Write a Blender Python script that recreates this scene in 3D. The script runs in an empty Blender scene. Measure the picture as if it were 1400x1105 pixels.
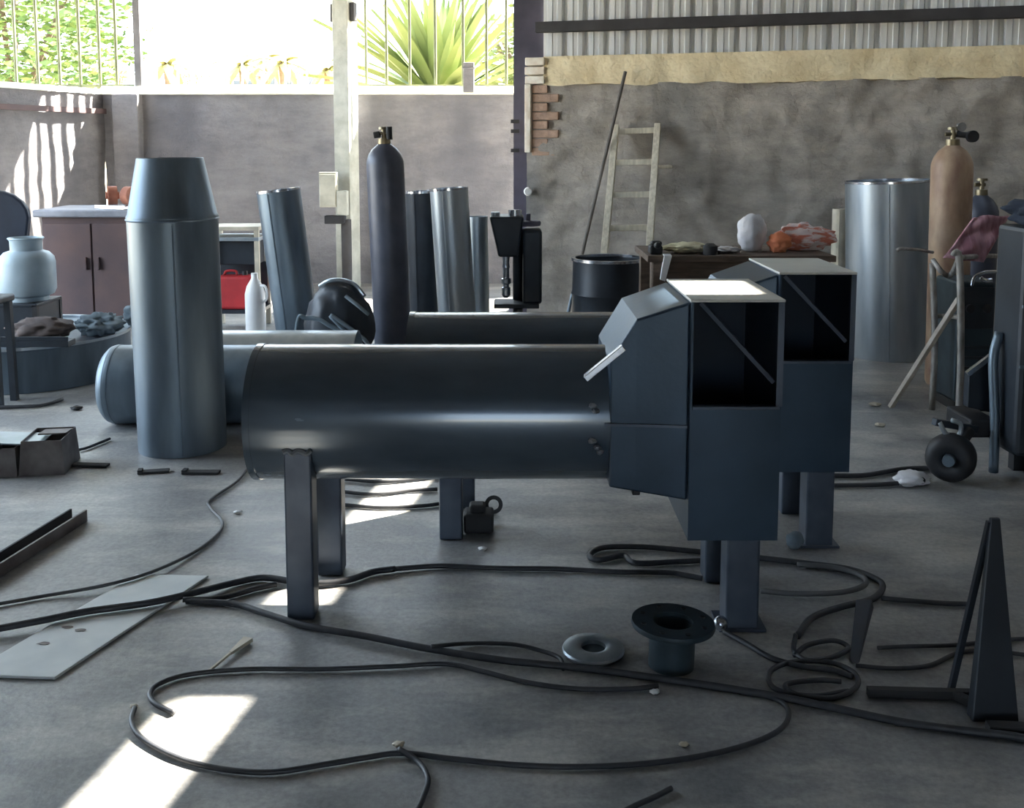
import bpy, bmesh, math, random
from mathutils import Vector, Matrix, noise
random.seed(7)
SC = bpy.context.scene
COL = SC.collection
R = math.radians

# ------------------------------------------------------------------ camera
CAM_H, FPX, PITCH, HORIZON = 1.41, 1400.0, R(6), 200.0
PPY = HORIZON + FPX * math.tan(PITCH)
cam = bpy.data.cameras.new('camera')
cam_o = bpy.data.objects.new('camera', cam); COL.objects.link(cam_o)
cam_o.location = (0, 0, CAM_H)
cam_o.rotation_euler = (R(90) - PITCH, 0, 0)
cam.sensor_fit = 'HORIZONTAL'; cam.sensor_width = 36.0
cam.lens = 36.0 * FPX / 1400.0
cam.shift_y = -(552.5 - PPY) / 1400.0
cam.clip_start, cam.clip_end = 0.05, 500
SC.camera = cam_o

# ------------------------------------------------------------------ sky, sun, exposure
SUN = Vector((0.93, 0.56, 1.0))
w = bpy.data.worlds.new('sky'); SC.world = w; w.use_nodes = True
bg = w.node_tree.nodes['Background']
bg.inputs[0].default_value = (0.70, 0.85, 1.0, 1); bg.inputs[1].default_value = 1.0
sun = bpy.data.lights.new('sun', 'SUN'); sun.energy = 7.0; sun.angle = R(0.6); sun.color = (1.0, 0.93, 0.80)
sun_o = bpy.data.objects.new('sun', sun); COL.objects.link(sun_o)
sun_o.rotation_euler = SUN.to_track_quat('Z', 'Y').to_euler()
sun_o.location = (6, 6, 12)
SC.view_settings.view_transform = 'Standard'; SC.view_settings.look = 'None'
SC.view_settings.gamma = 1.0; SC.view_settings.use_curve_mapping = False
SC.view_settings.exposure = 3.42

# ------------------------------------------------------------------ measuring helpers
_c, _s = math.cos(PITCH), math.sin(PITCH)
def ray(x, y):
    u = (x - 700) / FPX; v = -(y - PPY) / FPX
    return Vector((u, _c + v * _s, -_s + v * _c))
def G(x, y, z=0.0):
    d = ray(x, y); k = (z - CAM_H) / d.z
    return Vector((d.x * k, d.y * k, z))
def at(x, y, Y):
    d = ray(x, y); k = Y / d.y
    return Vector((d.x * k, Y, CAM_H + d.z * k))

# ------------------------------------------------------------------ materials
def lin(c):
    return tuple((v / 12.92 if v <= 0.04045 else ((v + 0.055) / 1.055) ** 2.4) for v in [q / 255.0 for q in c])
MATS = {}
def mat(name, rgb, rough=0.6, metal=0.0, rgb2=None, scale=6.0, detail=6.0, bump=0.0, bscale=30.0, stretch=None, rvar=0.0, spec=0.5, coat=0.0, low=0.35, high=0.65):
    if name in MATS: return MATS[name]
    m = bpy.data.materials.new(name); m.use_nodes = True
    nt = m.node_tree; b = nt.nodes['Principled BSDF']
    b.inputs['Roughness'].default_value = rough; b.inputs['Metallic'].default_value = metal
    b.inputs['Specular IOR Level'].default_value = spec
    b.inputs['Coat Weight'].default_value = coat; b.inputs['Coat Roughness'].default_value = 0.1
    c1 = (*lin(rgb), 1); c2 = (*lin(rgb2 if rgb2 else [min(255, v * 0.8) for v in rgb]), 1)
    tc = nt.nodes.new('ShaderNodeTexCoord'); mp = nt.nodes.new('ShaderNodeMapping')
    nt.links.new(tc.outputs['Object'], mp.inputs[0])
    if stretch: mp.inputs['Scale'].default_value = stretch
    nz = nt.nodes.new('ShaderNodeTexNoise'); nz.inputs['Scale'].default_value = scale; nz.inputs['Detail'].default_value = detail
    nt.links.new(mp.outputs[0], nz.inputs['Vector'])
    rp = nt.nodes.new('ShaderNodeValToRGB'); rp.color_ramp.elements[0].position = low; rp.color_ramp.elements[1].position = high
    rp.color_ramp.elements[0].color = c2; rp.color_ramp.elements[1].color = c1
    nt.links.new(nz.outputs[0], rp.inputs[0]); nt.links.new(rp.outputs[0], b.inputs['Base Color'])
    if rvar:
        mr = nt.nodes.new('ShaderNodeMapRange'); mr.inputs[3].default_value = max(0.05, rough - rvar); mr.inputs[4].default_value = min(1, rough + rvar)
        nt.links.new(nz.outputs[0], mr.inputs[0]); nt.links.new(mr.outputs[0], b.inputs['Roughness'])
    if bump:
        n2 = nt.nodes.new('ShaderNodeTexNoise'); n2.inputs['Scale'].default_value = bscale; n2.inputs['Detail'].default_value = 8
        nt.links.new(tc.outputs['Object'], n2.inputs['Vector'])
        bp = nt.nodes.new('ShaderNodeBump'); bp.inputs['Strength'].default_value = bump; bp.inputs['Distance'].default_value = 0.02
        nt.links.new(n2.outputs[0], bp.inputs['Height']); nt.links.new(bp.outputs[0], b.inputs['Normal'])
    MATS[name] = m
    return m

def floor_material():
    m = bpy.data.materials.new('worn_concrete'); m.use_nodes = True
    nt = m.node_tree; b = nt.nodes['Principled BSDF']; L = nt.links.new
    tc = nt.nodes.new('ShaderNodeTexCoord')
    def nz(s, d, rough=0.6, sc=None):
        n = nt.nodes.new('ShaderNodeTexNoise'); n.inputs['Scale'].default_value = s; n.inputs['Detail'].default_value = d; n.inputs['Roughness'].default_value = rough
        if sc:
            mp = nt.nodes.new('ShaderNodeMapping'); mp.inputs['Scale'].default_value = sc
            L(tc.outputs['Object'], mp.inputs[0]); L(mp.outputs[0], n.inputs['Vector'])
        else: L(tc.outputs['Object'], n.inputs['Vector'])
        return n
    def ramp(src, p0, p1, c0, c1):
        r = nt.nodes.new('ShaderNodeValToRGB'); r.color_ramp.elements[0].position = p0; r.color_ramp.elements[1].position = p1
        r.color_ramp.elements[0].color = (*lin(c0), 1); r.color_ramp.elements[1].color = (*lin(c1), 1); L(src, r.inputs[0]); return r
    def mix(a, c, f, mode='MIX'):
        x = nt.nodes.new('ShaderNodeMix'); x.data_type = 'RGBA'; x.blend_type = mode
        if isinstance(f, float): x.inputs[0].default_value = f
        else: L(f, x.inputs[0])
        L(a, x.inputs[6]); L(c, x.inputs[7]); return x.outputs[2]
    big = nz(0.9, 6); mid = nz(3.5, 8, 0.7); fine = nz(55, 6, 0.7); dust = nz(1.6, 10, 0.65, (1.0, 2.6, 1))
    c = ramp(big.outputs[0], 0.35, 0.65, (126, 128, 132), (178, 178, 176)).outputs[0]
    c = mix(c, ramp(mid.outputs[0], 0.3, 0.7, (112, 114, 118), (190, 189, 186)).outputs[0], 0.5)
    dm = nt.nodes.new('ShaderNodeMapRange'); dm.inputs[1].default_value = 0.48; dm.inputs[2].default_value = 0.64; dm.inputs[4].default_value = 0.8; L(dust.outputs[0], dm.inputs[0])
    tan = nt.nodes.new('ShaderNodeRGB'); tan.outputs[0].default_value = (*lin((202, 199, 192)), 1)
    c = mix(c, tan.outputs[0], dm.outputs[0])
    oil = nz(1.3, 5, 0.55)
    om = nt.nodes.new('ShaderNodeMapRange'); om.inputs[1].default_value = 0.57; om.inputs[2].default_value = 0.70; om.inputs[4].default_value = 0.75; L(oil.outputs[0], om.inputs[0])
    dark = nt.nodes.new('ShaderNodeRGB'); dark.outputs[0].default_value = (*lin((80, 84, 92)), 1)
    c = mix(c, dark.outputs[0], om.outputs[0])
    c = mix(c, ramp(fine.outputs[0], 0.3, 0.7, (170, 170, 170), (255, 255, 255)).outputs[0], 0.6, 'MULTIPLY')
    L(c, b.inputs['Base Color'])
    rr = nt.nodes.new('ShaderNodeMapRange'); rr.inputs[3].default_value = 0.28; rr.inputs[4].default_value = 0.60; L(mid.outputs[0], rr.inputs[0]); L(rr.outputs[0], b.inputs['Roughness'])
    bp = nt.nodes.new('ShaderNodeBump'); bp.inputs['Strength'].default_value = 0.2; bp.inputs['Distance'].default_value = 0.01
    ad = nt.nodes.new('ShaderNodeMath'); ad.operation = 'ADD'; L(mid.outputs[0], ad.inputs[0]); L(fine.outputs[0], ad.inputs[1])
    L(ad.outputs[0], bp.inputs['Height']); L(bp.outputs[0], b.inputs['Normal'])
    return m

def wall_material(name, c1, c2, c3, stain):
    m = bpy.data.materials.new(name); m.use_nodes = True
    nt = m.node_tree; b = nt.nodes['Principled BSDF']; L = nt.links.new
    b.inputs['Roughness'].default_value = 0.92; b.inputs['Specular IOR Level'].default_value = 0.2
    tc = nt.nodes.new('ShaderNodeTexCoord')
    def nz(s, d, rough=0.6, sc=(1, 1, 1)):
        n = nt.nodes.new('ShaderNodeTexNoise'); n.inputs['Scale'].default_value = s; n.inputs['Detail'].default_value = d; n.inputs['Roughness'].default_value = rough
        mp = nt.nodes.new('ShaderNodeMapping'); mp.inputs['Scale'].default_value = sc
        L(tc.outputs['Object'], mp.inputs[0]); L(mp.outputs[0], n.inputs['Vector']); return n
    def ramp(src, p0, p1, a, c):
        r = nt.nodes.new('ShaderNodeValToRGB'); r.color_ramp.elements[0].position = p0; r.color_ramp.elements[1].position = p1
        r.color_ramp.elements[0].color = (*lin(a), 1); r.color_ramp.elements[1].color = (*lin(c), 1); L(src, r.inputs[0]); return r.outputs[0]
    def mix(a, c, f, mode='MIX'):
        x = nt.nodes.new('ShaderNodeMix'); x.data_type = 'RGBA'; x.blend_type = mode
        if isinstance(f, float): x.inputs[0].default_value = f
        else: L(f, x.inputs[0])
        L(a, x.inputs[6]); L(c, x.inputs[7]); return x.outputs[2]
    n1 = nz(1.4, 8); n2 = nz(4.0, 8, 0.7, (0.8, 0.8, 2.2)); n3 = nz(0.9, 5, 0.5, (1.3, 1.3, 0.5))
    c = mix(ramp(n1.outputs[0], 0.35, 0.65, c1, c2), ramp(n2.outputs[0], 0.35, 0.65, c3, c2), 0.45)
    mr = nt.nodes.new('ShaderNodeMapRange'); mr.inputs[1].default_value = 0.52; mr.inputs[2].default_value = 0.68; mr.inputs[4].default_value = 0.6; L(n3.outputs[0], mr.inputs[0])
    st = nt.nodes.new('ShaderNodeRGB'); st.outputs[0].default_value = (*lin(stain), 1)
    c = mix(c, st.outputs[0], mr.outputs[0])
    L(c, b.inputs['Base Color'])
    n4 = nz(22, 8, 0.7)
    bp = nt.nodes.new('ShaderNodeBump'); bp.inputs['Strength'].default_value = 0.6; bp.inputs['Distance'].default_value = 0.03
    L(n4.outputs[0], bp.inputs['Height']); L(bp.outputs[0], b.inputs['Normal'])
    return m

M_FLOOR = floor_material()
M_WALL_BACK = wall_material('grey_brown_plaster', (130, 127, 130), (160, 156, 157), (112, 110, 115), (104, 104, 110))
M_WALL_R = wall_material('rough_rubble_plaster', (150, 142, 134), (190, 181, 170), (122, 119, 116), (96, 101, 106))
M_BEAM = mat('sunlit_band_tan', (240, 224, 188), 0.95, 0, (222, 202, 162), 5, bump=0.5)  # warm pale tint stands for sunlight along the wall top
M_SUNLIT_BRICK = mat('sunlit_white_brick', (246, 238, 224), 0.9, 0, (226, 210, 190), 12, bump=0.4)  # white colour stands for sun on the wall's free end
M_PINKBRICK = mat('bare_clay_brick', (182, 152, 132), 0.95, 0, (160, 134, 118), 14, bump=0.5)
M_CLAD = mat('pale_ribbed_sheet', (216, 216, 214), 0.5, 0.1, (196, 198, 200), 3, stretch=(6, 6, 0.5))
M_STEEL_COL = mat('painted_column_steel', (96, 92, 108), 0.6, 0.1, (80, 78, 92), 5)
M_PURLIN = mat('dark_purlin_steel', (66, 64, 66), 0.7, 0.1)
M_ROOF = mat('roof_sheet', (120, 118, 116), 0.8)
M_CONC = mat('column_concrete', (190, 190, 180), 0.9, 0, (166, 166, 156), 8, bump=0.3)
M_COPING = mat('white_coping', (248, 244, 226), 0.8, 0, (226, 222, 200), 8)
M_UNIT = mat('blue_grey_plate_steel', (80, 94, 108), 0.25, 0.35, (64, 77, 90), 2.5, stretch=(1, 2.5, 2.5), rvar=0.06, coat=0.5)
M_UNIT_BOX = mat('dark_blue_plate_steel', (64, 82, 100), 0.40, 0.5, (50, 66, 82), 3, rvar=0.1, bump=0.03, bscale=60)
M_INNER = mat('shaded_interior_navy', (40, 50, 64), 0.8, 0, (34, 42, 54), 5)  # dark navy puts the shade inside the boxes into the colour
M_TOPPLATE = mat('sunlit_top_plate', (214, 214, 208), 0.45, 0.1, (190, 190, 186), 4)  # pale colour stands in for sun glare on the box tops
M_WELD = mat('weld_bead', (150, 156, 164), 0.4, 0.7)
M_GALV = mat('galvanised_sheet', (180, 188, 194), 0.38, 0.75, (154, 164, 172), 3, stretch=(3, 3, 0.6), rvar=0.1)
M_GALV_D = mat('dull_galvanised_sheet', (116, 130, 142), 0.42, 0.6, (94, 107, 119), 3, stretch=(3, 3, 0.6), rvar=0.1)
M_LEG = mat('leg_tube_steel', (92, 102, 116), 0.45, 0.5, (70, 78, 92), 6)
M_BLACK = mat('black_rubber', (34, 35, 40), 0.55, 0, (26, 27, 31), 20)
M_CABLE = mat('cable_sheath', (56, 58, 63), 0.5, 0, (46, 48, 53), 30)
M_CABLE_G = mat('grey_cable_sheath', (96, 98, 100), 0.5)
M_GAS_D = mat('violet_grey_paint', (82, 86, 100), 0.42, 0.15, (66, 70, 82), 6)
M_GAS_T = mat('tan_rusty_paint', (186, 160, 134), 0.5, 0.1, (140, 110, 94), 5, stretch=(2, 2, 0.8))
M_VALVE = mat('dull_brass', (150, 138, 112), 0.4, 0.7)
M_CHROME = mat('bright_steel', (205, 210, 218), 0.22, 0.9)
M_DARKMACH = mat('dark_machine_enamel', (48, 55, 64), 0.45, 0.2, (36, 42, 50), 6)
M_WOODP = mat('pale_ladder_wood', (224, 216, 198), 0.8, 0, (196, 188, 170), 8, stretch=(6, 6, 1))
M_WOODD = mat('dark_bench_wood', (104, 88, 76), 0.8, 0, (78, 66, 58), 8, stretch=(1, 6, 6))
M_POLE = mat('dark_grey_pole', (112, 106, 102), 0.8)
M_RED = mat('red_plastic', (196, 52, 56), 0.5, 0, (170, 44, 50), 6)
M_CREAM = mat('cream_paint', (216, 206, 186), 0.6)
M_WHITE = mat('white_plastic', (232, 232, 232), 0.5, 0, (214, 214, 216), 5)
M_WHITECLOTH = mat('white_sack_cloth', (222, 220, 222), 0.9, 0, (200, 198, 202), 6, bump=0.3)
M_ORANGE = mat('orange_cloth', (222, 142, 100), 0.9, 0, (206, 116, 82), 5, bump=0.3)
M_STRIPE = mat('red_white_cloth', (232, 216, 214), 0.9, 0, (206, 124, 104), 9, stretch=(0.6, 4, 4), low=0.45, high=0.55)
M_PINK = mat('faded_pink_towel', (190, 148, 158), 0.95, 0, (150, 104, 116), 6, stretch=(5, 1, 1), low=0.42, high=0.58)
M_NAVY = mat('navy_cloth', (48, 58, 74), 0.95, 0, (38, 46, 60), 6)
M_BEIGE = mat('beige_rag', (226, 220, 190), 0.95, 0, (180, 170, 138), 8)
M_RAG = mat('blue_grey_rag', (132, 146, 156), 0.95, 0, (100, 114, 124), 7)
M_BROWN = mat('brown_enamel', (104, 82, 80), 0.7, 0, (84, 70, 74), 3)
M_BROWNC = mat('brown_canvas', (96, 84, 80), 0.9, 0, (70, 62, 62), 8)
M_LPG = mat('pale_blue_paint', (176, 192, 202), 0.45, 0.1, (150, 168, 180), 5)
M_GREYTOP = mat('grey_tin_top', (150, 152, 162), 0.5, 0.3)
M_RUST = mat('rusty_orange', (176, 116, 92), 0.7, 0.1, (140, 84, 66), 12)
M_TIN = mat('rusty_tin', (128, 122, 120), 0.6, 0.4, (96, 88, 86), 9)
M_BOARD = mat('white_sheet_board', (222, 224, 222), 0.7, 0, (204, 208, 208), 7)
M_SMUDGE = mat('dark_scrap', (58, 58, 60), 0.8)
M_FENCE = mat('olive_fence_paint', (110, 116, 84), 0.7)
M_FENCE_W = mat('white_fence_paint', (240, 240, 236), 0.6)
M_POST = mat('grey_post_paint', (104, 102, 106), 0.7)
M_SAND = mat('sandy_ground', (206, 190, 160), 0.95, 0, (186, 170, 140), 0.4)
M_LEAF = mat('sunlit_leaf', (104, 124, 62), 0.7, 0, (76, 100, 44), 3)
M_BLADE = mat('pale_green_blade', (124, 130, 76), 0.7, 0, (100, 114, 60), 3)
M_BARK = mat('bark', (108, 92, 74), 0.9)
M_PALM = mat('dusty_palm', (150, 146, 96), 0.8, 0, (124, 124, 80), 3)
M_HOUSE = mat('far_house_render', (226, 206, 184), 0.9)
M_TILE = mat('far_roof_clay', (176, 122, 96), 0.9)
M_GLASS = mat('far_window_glass', (80, 88, 96), 0.2)
M_PLANK = mat('bleached_wood', (206, 198, 186), 0.85, 0, (176, 166, 152), 10)
M_TEAL = mat('teal_grey_iron', (64, 78, 86), 0.5, 0.4, (50, 62, 70), 8)
M_PANELBOX = mat('beige_switchbox_paint', (186, 184, 170), 0.6)
M_INDIGO = mat('indigo_enamel', (44, 52, 68), 0.5, 0.1)

# ------------------------------------------------------------------ mesh helpers
def link(name, bm, m, parent=None, smooth=False, loc=(0, 0, 0), rot=(0, 0, 0), bevel=0.0, auto=True):
    bmesh.ops.recalc_face_normals(bm, faces=bm.faces)
    me = bpy.data.meshes.new(name); bm.to_mesh(me); bm.free()
    if m: me.materials.append(m)
    o = bpy.data.objects.new(name, me); COL.objects.link(o)
    o.location = loc; o.rotation_euler = rot
    if parent: o.parent = parent
    if bevel:
        b = o.modifiers.new('edge', 'BEVEL'); b.width = bevel; b.segments = 2; b.limit_method = 'ANGLE'; b.angle_limit = R(40)
    if smooth:
        for p in me.polygons: p.use_smooth = True
        if auto: me.set_sharp_from_angle(angle=R(40))
    return o
def tag(o, label, cat, group=None):
    o['label'] = label; o['category'] = cat
    if group: o['group'] = group
    return o
def struct(o, label=None):
    o['kind'] = 'structure'
    if label: o['label'] = label
    return o
def thing(name, label, cat, loc=(0, 0, 0), rot=(0, 0, 0), group=None):
    e = bpy.data.objects.new(name, None); COL.objects.link(e); e.empty_display_size = 0.1
    e.location = loc; e.rotation_euler = rot if not isinstance(rot, (int, float)) else (0, 0, rot)
    return tag(e, label, cat, group)
NB = bmesh.new
def box(bm, x0, x1, y0, y1, z0, z1, M=None):
    vs = [bm.verts.new((M @ Vector(p)) if M else p) for p in [(x0, y0, z0), (x1, y0, z0), (x1, y1, z0), (x0, y1, z0), (x0, y0, z1), (x1, y0, z1), (x1, y1, z1), (x0, y1, z1)]]
    for f in [(0, 3, 2, 1), (4, 5, 6, 7), (0, 1, 5, 4), (1, 2, 6, 5), (2, 3, 7, 6), (3, 0, 4, 7)]: bm.faces.new([vs[i] for i in f])
    return bm
def hexa(bm, pts):
    vs = [bm.verts.new(p) for p in pts]
    for f in [(0, 3, 2, 1), (4, 5, 6, 7), (0, 1, 5, 4), (1, 2, 6, 5), (2, 3, 7, 6), (3, 0, 4, 7)]: bm.faces.new([vs[i] for i in f])
    return bm
def frame_of(d):
    d = Vector(d).normalized(); up = Vector((0, 0, 1)) if abs(d.z) < 0.95 else Vector((1, 0, 0))
    a = d.cross(up).normalized(); return a, a.cross(d).normalized()
def cyl(bm, p0, p1, r0, r1=None, seg=20, caps=True):
    r1 = r0 if r1 is None else r1; p0, p1 = Vector(p0), Vector(p1); a, b = frame_of(p1 - p0)
    A = [bm.verts.new(p0 + (a * math.cos(t) + b * math.sin(t)) * r0) for t in [2 * math.pi * i / seg for i in range(seg)]]
    B = [bm.verts.new(p1 + (a * math.cos(t) + b * math.sin(t)) * r1) for t in [2 * math.pi * i / seg for i in range(seg)]]
    for i in range(seg): bm.faces.new([A[i], A[(i + 1) % seg], B[(i + 1) % seg], B[i]])
    if caps: bm.faces.new(A[::-1]); bm.faces.new(B)
    return bm
def bar(bm, p0, p1, wx, wy=None):
    wy = wy or wx; p0, p1 = Vector(p0), Vector(p1); a, b = frame_of(p1 - p0)
    q = [(-1, -1), (1, -1), (1, 1), (-1, 1)]
    return hexa(bm, [p0 + a * i * wx / 2 + b * j * wy / 2 for i, j in q] + [p1 + a * i * wx / 2 + b * j * wy / 2 for i, j in q])
def lathe(bm, prof, seg=40, closed=False):
    rings = []
    for r, z in prof:
        if r < 1e-5: rings.append([bm.verts.new((0, 0, z))])
        else: rings.append([bm.verts.new((r * math.cos(2 * math.pi * i / seg), r * math.sin(2 * math.pi * i / seg), z)) for i in range(seg)])
    pairs = list(zip(rings, rings[1:])) + ([(rings[-1], rings[0])] if closed else [])
    for A, B in pairs:
        for i in range(seg):
            j = (i + 1) % seg
            if len(A) == 1 and len(B) == 1: continue
            if len(A) == 1: bm.faces.new([A[0], B[j], B[i]])
            elif len(B) == 1: bm.faces.new([A[i], A[j], B[0]])
            else: bm.faces.new([A[i], A[j], B[j], B[i]])
    return bm
def catmull(pts, n=8):
    P = [Vector(p) for p in pts]; P = [P[0] * 2 - P[1]] + P + [P[-1] * 2 - P[-2]]; out = []
    for i in range(1, len(P) - 2):
        for k in range(n):
            t = k / n; a, b, c, d = P[i - 1], P[i], P[i + 1], P[i + 2]
            out.append(0.5 * ((2 * b) + (c - a) * t + (2 * a - 5 * b + 4 * c - d) * t * t + (3 * b - a - 3 * c + d) * t ** 3))
    return out + [P[-2]]
def sweep(bm, pts, r, seg=8):
    rings = []; prev = None
    for i, p in enumerate(pts):
        d = (pts[min(i + 1, len(pts) - 1)] - pts[max(i - 1, 0)])
        if d.length < 1e-6: d = Vector((1, 0, 0))
        d.normalize()
        if prev is None: a, b = frame_of(d)
        else:
            a = prev - d * prev.dot(d); a = a.normalized() if a.length > 1e-4 else frame_of(d)[0]; b = a.cross(d)
        prev = a
        rings.append([bm.verts.new(p + (a * math.cos(2 * math.pi * k / seg) + b * math.sin(2 * math.pi * k / seg)) * r) for k in range(seg)])
    for A, B in zip(rings, rings[1:]):
        for k in range(seg): bm.faces.new([A[k], A[(k + 1) % seg], B[(k + 1) % seg], B[k]])
    bm.faces.new(rings[0][::-1]); bm.faces.new(rings[-1])
    return bm
def blob(bm, sx, sy, sz, amp=0.15, freq=3.0, seed=0, sub=4, flat=True):
    bmesh.ops.create_icosphere(bm, subdivisions=sub, radius=1)
    for v in bm.verts:
        d = v.co.normalized(); n = noise.fractal(d * freq + Vector((seed * 7.1, seed * 3.3, 0)), 0.7, 2.0, 4)
        v.co = d * (1 + amp * n); v.co.x *= sx; v.co.y *= sy; v.co.z *= sz
        v.co.z += sz
        if flat and v.co.z < sz * 0.25: v.co.z = max(0, v.co.z * 0.3)
    zmin = min(v.co.z for v in bm.verts)
    for v in bm.verts: v.co.z -= zmin
    return bm
def rough_grid(bm, A, B, z0, z1, nx, nz, amp, freq, thick, nrm, seed=0, ragged=False):
    """an uneven wall slab between ground points A and B"""
    A, B = Vector(A), Vector(B); n = Vector(nrm).normalized()
    g = []
    for i in range(nx + 1):
        row = []
        for j in range(nz + 1):
            p = A.lerp(B, i / nx); p = Vector((p.x, p.y, z0 + (z1 - z0) * j / nz))
            h = noise.fractal(p * freq + Vector((seed, 0, 0)), 0.8, 2.1, 5)
            if ragged and j == 0: p.z -= 0.02 * max(0, 0.4 + h)
            row.append(bm.verts.new(p + n * h * amp))
        g.append(row)
    for i in range(nx):
        for j in range(nz): bm.faces.new([g[i][j], g[i + 1][j], g[i + 1][j + 1], g[i][j + 1]])
    q = [bm.verts.new(Vector((p.x, p.y, z)) - n * thick) for p, z in ((A, z0), (B, z0), (B, z1), (A, z1))]
    bm.faces.new(q[::-1])
    bm.faces.new([g[0][j] for j in range(nz + 1)] + [q[3], q[0]])
    bm.faces.new([g[nx][j] for j in range(nz, -1, -1)] + [q[1], q[2]])
    bm.faces.new([g[i][nz] for i in range(nx + 1)] + [q[2], q[3]])
    bm.faces.new([g[i][0] for i in range(nx, -1, -1)] + [q[0], q[1]])
    return bm

# ================================================================== THE SETTING
bm = NB()
n = 90
gx = [-5.6 + 13.1 * i / n for i in range(n + 1)]; gy = [-6 + 17.0 * i / n for i in range(n + 1)]
vv = [[bm.verts.new((x, y, -0.002 + 0.002 * noise.noise(Vector((x * 1.7, y * 1.7, 0))))) for y in gy] for x in gx]
for i in range(n):
    for j in range(n): bm.faces.new([vv[i][j], vv[i + 1][j], vv[i + 1][j + 1], vv[i][j + 1]])
struct(link('floor', bm, M_FLOOR, smooth=True, auto=False), 'worn grey concrete workshop floor')
bm = NB(); box(bm, -120, 120, -60, 200, -0.3, -0.03)
struct(link('ground', bm, M_SAND), 'sandy ground outside the shed')

BACK_Y, BACK_H = 10.5, 1.93
CX = -4.15
bm = NB(); rough_grid(bm, (CX, BACK_Y, 0), (1.6, BACK_Y, 0), -0.03, BACK_H, 120, 40, 0.03, 2.3, 0.2, (0, -1, 0), 3)
wall_back = struct(link('wall_back', bm, M_WALL_BACK, smooth=True), 'grey brown plastered rear wall')
# rounded white coping along the top
bm = NB()
prof = [(-0.06, 0), (-0.06, 0.012), (0.02, 0.088), (0.12, 0.09), (0.22, 0.06), (0.24, 0)]
a = [bm.verts.new((CX - 0.02, BACK_Y + p, BACK_H + z)) for p, z in prof]; b_ = [bm.verts.new((0.35, BACK_Y + p, BACK_H + z)) for p, z in prof]
for i in range(len(prof)): j = (i + 1) % len(prof); bm.faces.new([a[i], a[j], b_[j], b_[i]])
bm.faces.new(a[::-1]); bm.faces.new(b_)
link('coping', bm, M_COPING, wall_back)
bm = NB(); box(bm, at(157, 200, 10.4).x, at(192, 200, 10.4).x, 10.36, 10.52, 0, BACK_H)
link('pilaster', bm, M_WALL_BACK, wall_back, bevel=0.01)

LW0 = Vector((CX, BACK_Y, 0)); LWD = Vector((-0.3, -0.954, 0)); LWN = Vector((0.954, -0.3, 0))
LW1 = LW0 + LWD * 3.2
bm = NB(); rough_grid(bm, LW0, LW1, -0.03, BACK_H, 70, 40, 0.02, 2.3, 0.2, LWN, 9)
wall_left = struct(link('wall_left', bm, M_WALL_BACK, smooth=True), 'plastered side wall striped with sunlight')
bm = NB(); bar(bm, LW0 + LWD * 0.05 + LWN * 0.05 + Vector((0, 0, 1.76)), LW0 + LWD * 3.1 + LWN * 0.05 + Vector((0, 0, 1.76)), 0.05, 0.05)
link('batten', bm, M_BROWN, wall_left)
bm = NB(); hexa(bm, [LW0 + LWN * 0.02 + Vector((0, 0, BACK_H)), LW1 + LWN * 0.02 + Vector((0, 0, BACK_H)), LW1 - LWN * 0.2 + Vector((0, 0, BACK_H)), LW0 - LWN * 0.2 + Vector((0, 0, BACK_H)),
                    LW0 - LWN * 0.04 + Vector((0, 0, BACK_H + 0.06)), LW1 - LWN * 0.04 + Vector((0, 0, BACK_H + 0.06)), LW1 - LWN * 0.16 + Vector((0, 0, BACK_H + 0.06)), LW0 - LWN * 0.16 + Vector((0, 0, BACK_H + 0.06))])
link('coping', bm, M_COPING, wall_left)

# right wall: rough wall, top beam tinted as its sunlit band, end whitened as sunlit
RA, RB = Vector((0.12, 8.434, 0)), Vector((6.3, 6.707, 0))
RD = (RB - RA).normalized(); RN = Vector((RD.y, -RD.x, 0))
RANG = math.atan2(RD.y, RD.x)
def rw(x): return 8.434 - (x - 0.12) * (8.434 - 6.707) / 6.18
def RW(s, out=0.0, z=0.0): p = RA + RD * s + RN * out; return Vector((p.x, p.y, z))
RW_H, BEAM_Z = 2.13, 1.91
bm = NB(); rough_grid(bm, RA, RB, -0.03, BEAM_Z, 170, 60, 0.045, 2.6, 0.2, RN, 21)
wall_right = struct(link('wall_right', bm, M_WALL_R, smooth=True), 'rough rubble and plaster wall beyond the workbench')
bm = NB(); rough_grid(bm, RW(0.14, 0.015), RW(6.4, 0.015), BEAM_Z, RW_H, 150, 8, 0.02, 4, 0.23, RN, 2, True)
link('lit_band_beam', bm, M_BEAM, wall_right, smooth=True)
for k in range(3):                                    # brick courses whitened as if sunlit, at the free end of the wall
    z0 = BEAM_Z + 0.002 + k * 0.074; wd = (0.19, 0.15, 0.17)[k]
    M = Matrix.Translation(RW(0, 0)) @ Matrix.Rotation(RANG, 4, 'Z')
    bm = NB(); box(bm, -0.004 - 0.006 * (k % 2), 0.155, -0.035 - 0.01 * (k != 1), 0.16, z0, z0 + 0.062, M)
    link('brick', bm, M_SUNLIT_BRICK, wall_right, bevel=0.006)
for k in range(8):                                    # bare bricks of the wall's end below them
    z0 = BEAM_Z - 0.072 * (k + 1); wd = 0.22 if k % 2 else 0.13
    M = Matrix.Translation(RW(0, 0)) @ Matrix.Rotation(RANG, 4, 'Z')
    bm = NB(); box(bm, 0.05, 0.05 + wd, -0.024, 0.1, z0, z0 + 0.064, M)
    link('brick', bm, M_PINKBRICK, wall_right, bevel=0.006)
M = Matrix.Translation(RW(0, 0)) @ Matrix.Rotation(RANG, 4, 'Z')
bm = NB(); box(bm, -0.006, 0.045, -0.05, 0.1, 1.36, BEAM_Z, M)
link('sunlit_edge', bm, M_SUNLIT_BRICK, wall_right, bevel=0.006)

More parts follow.
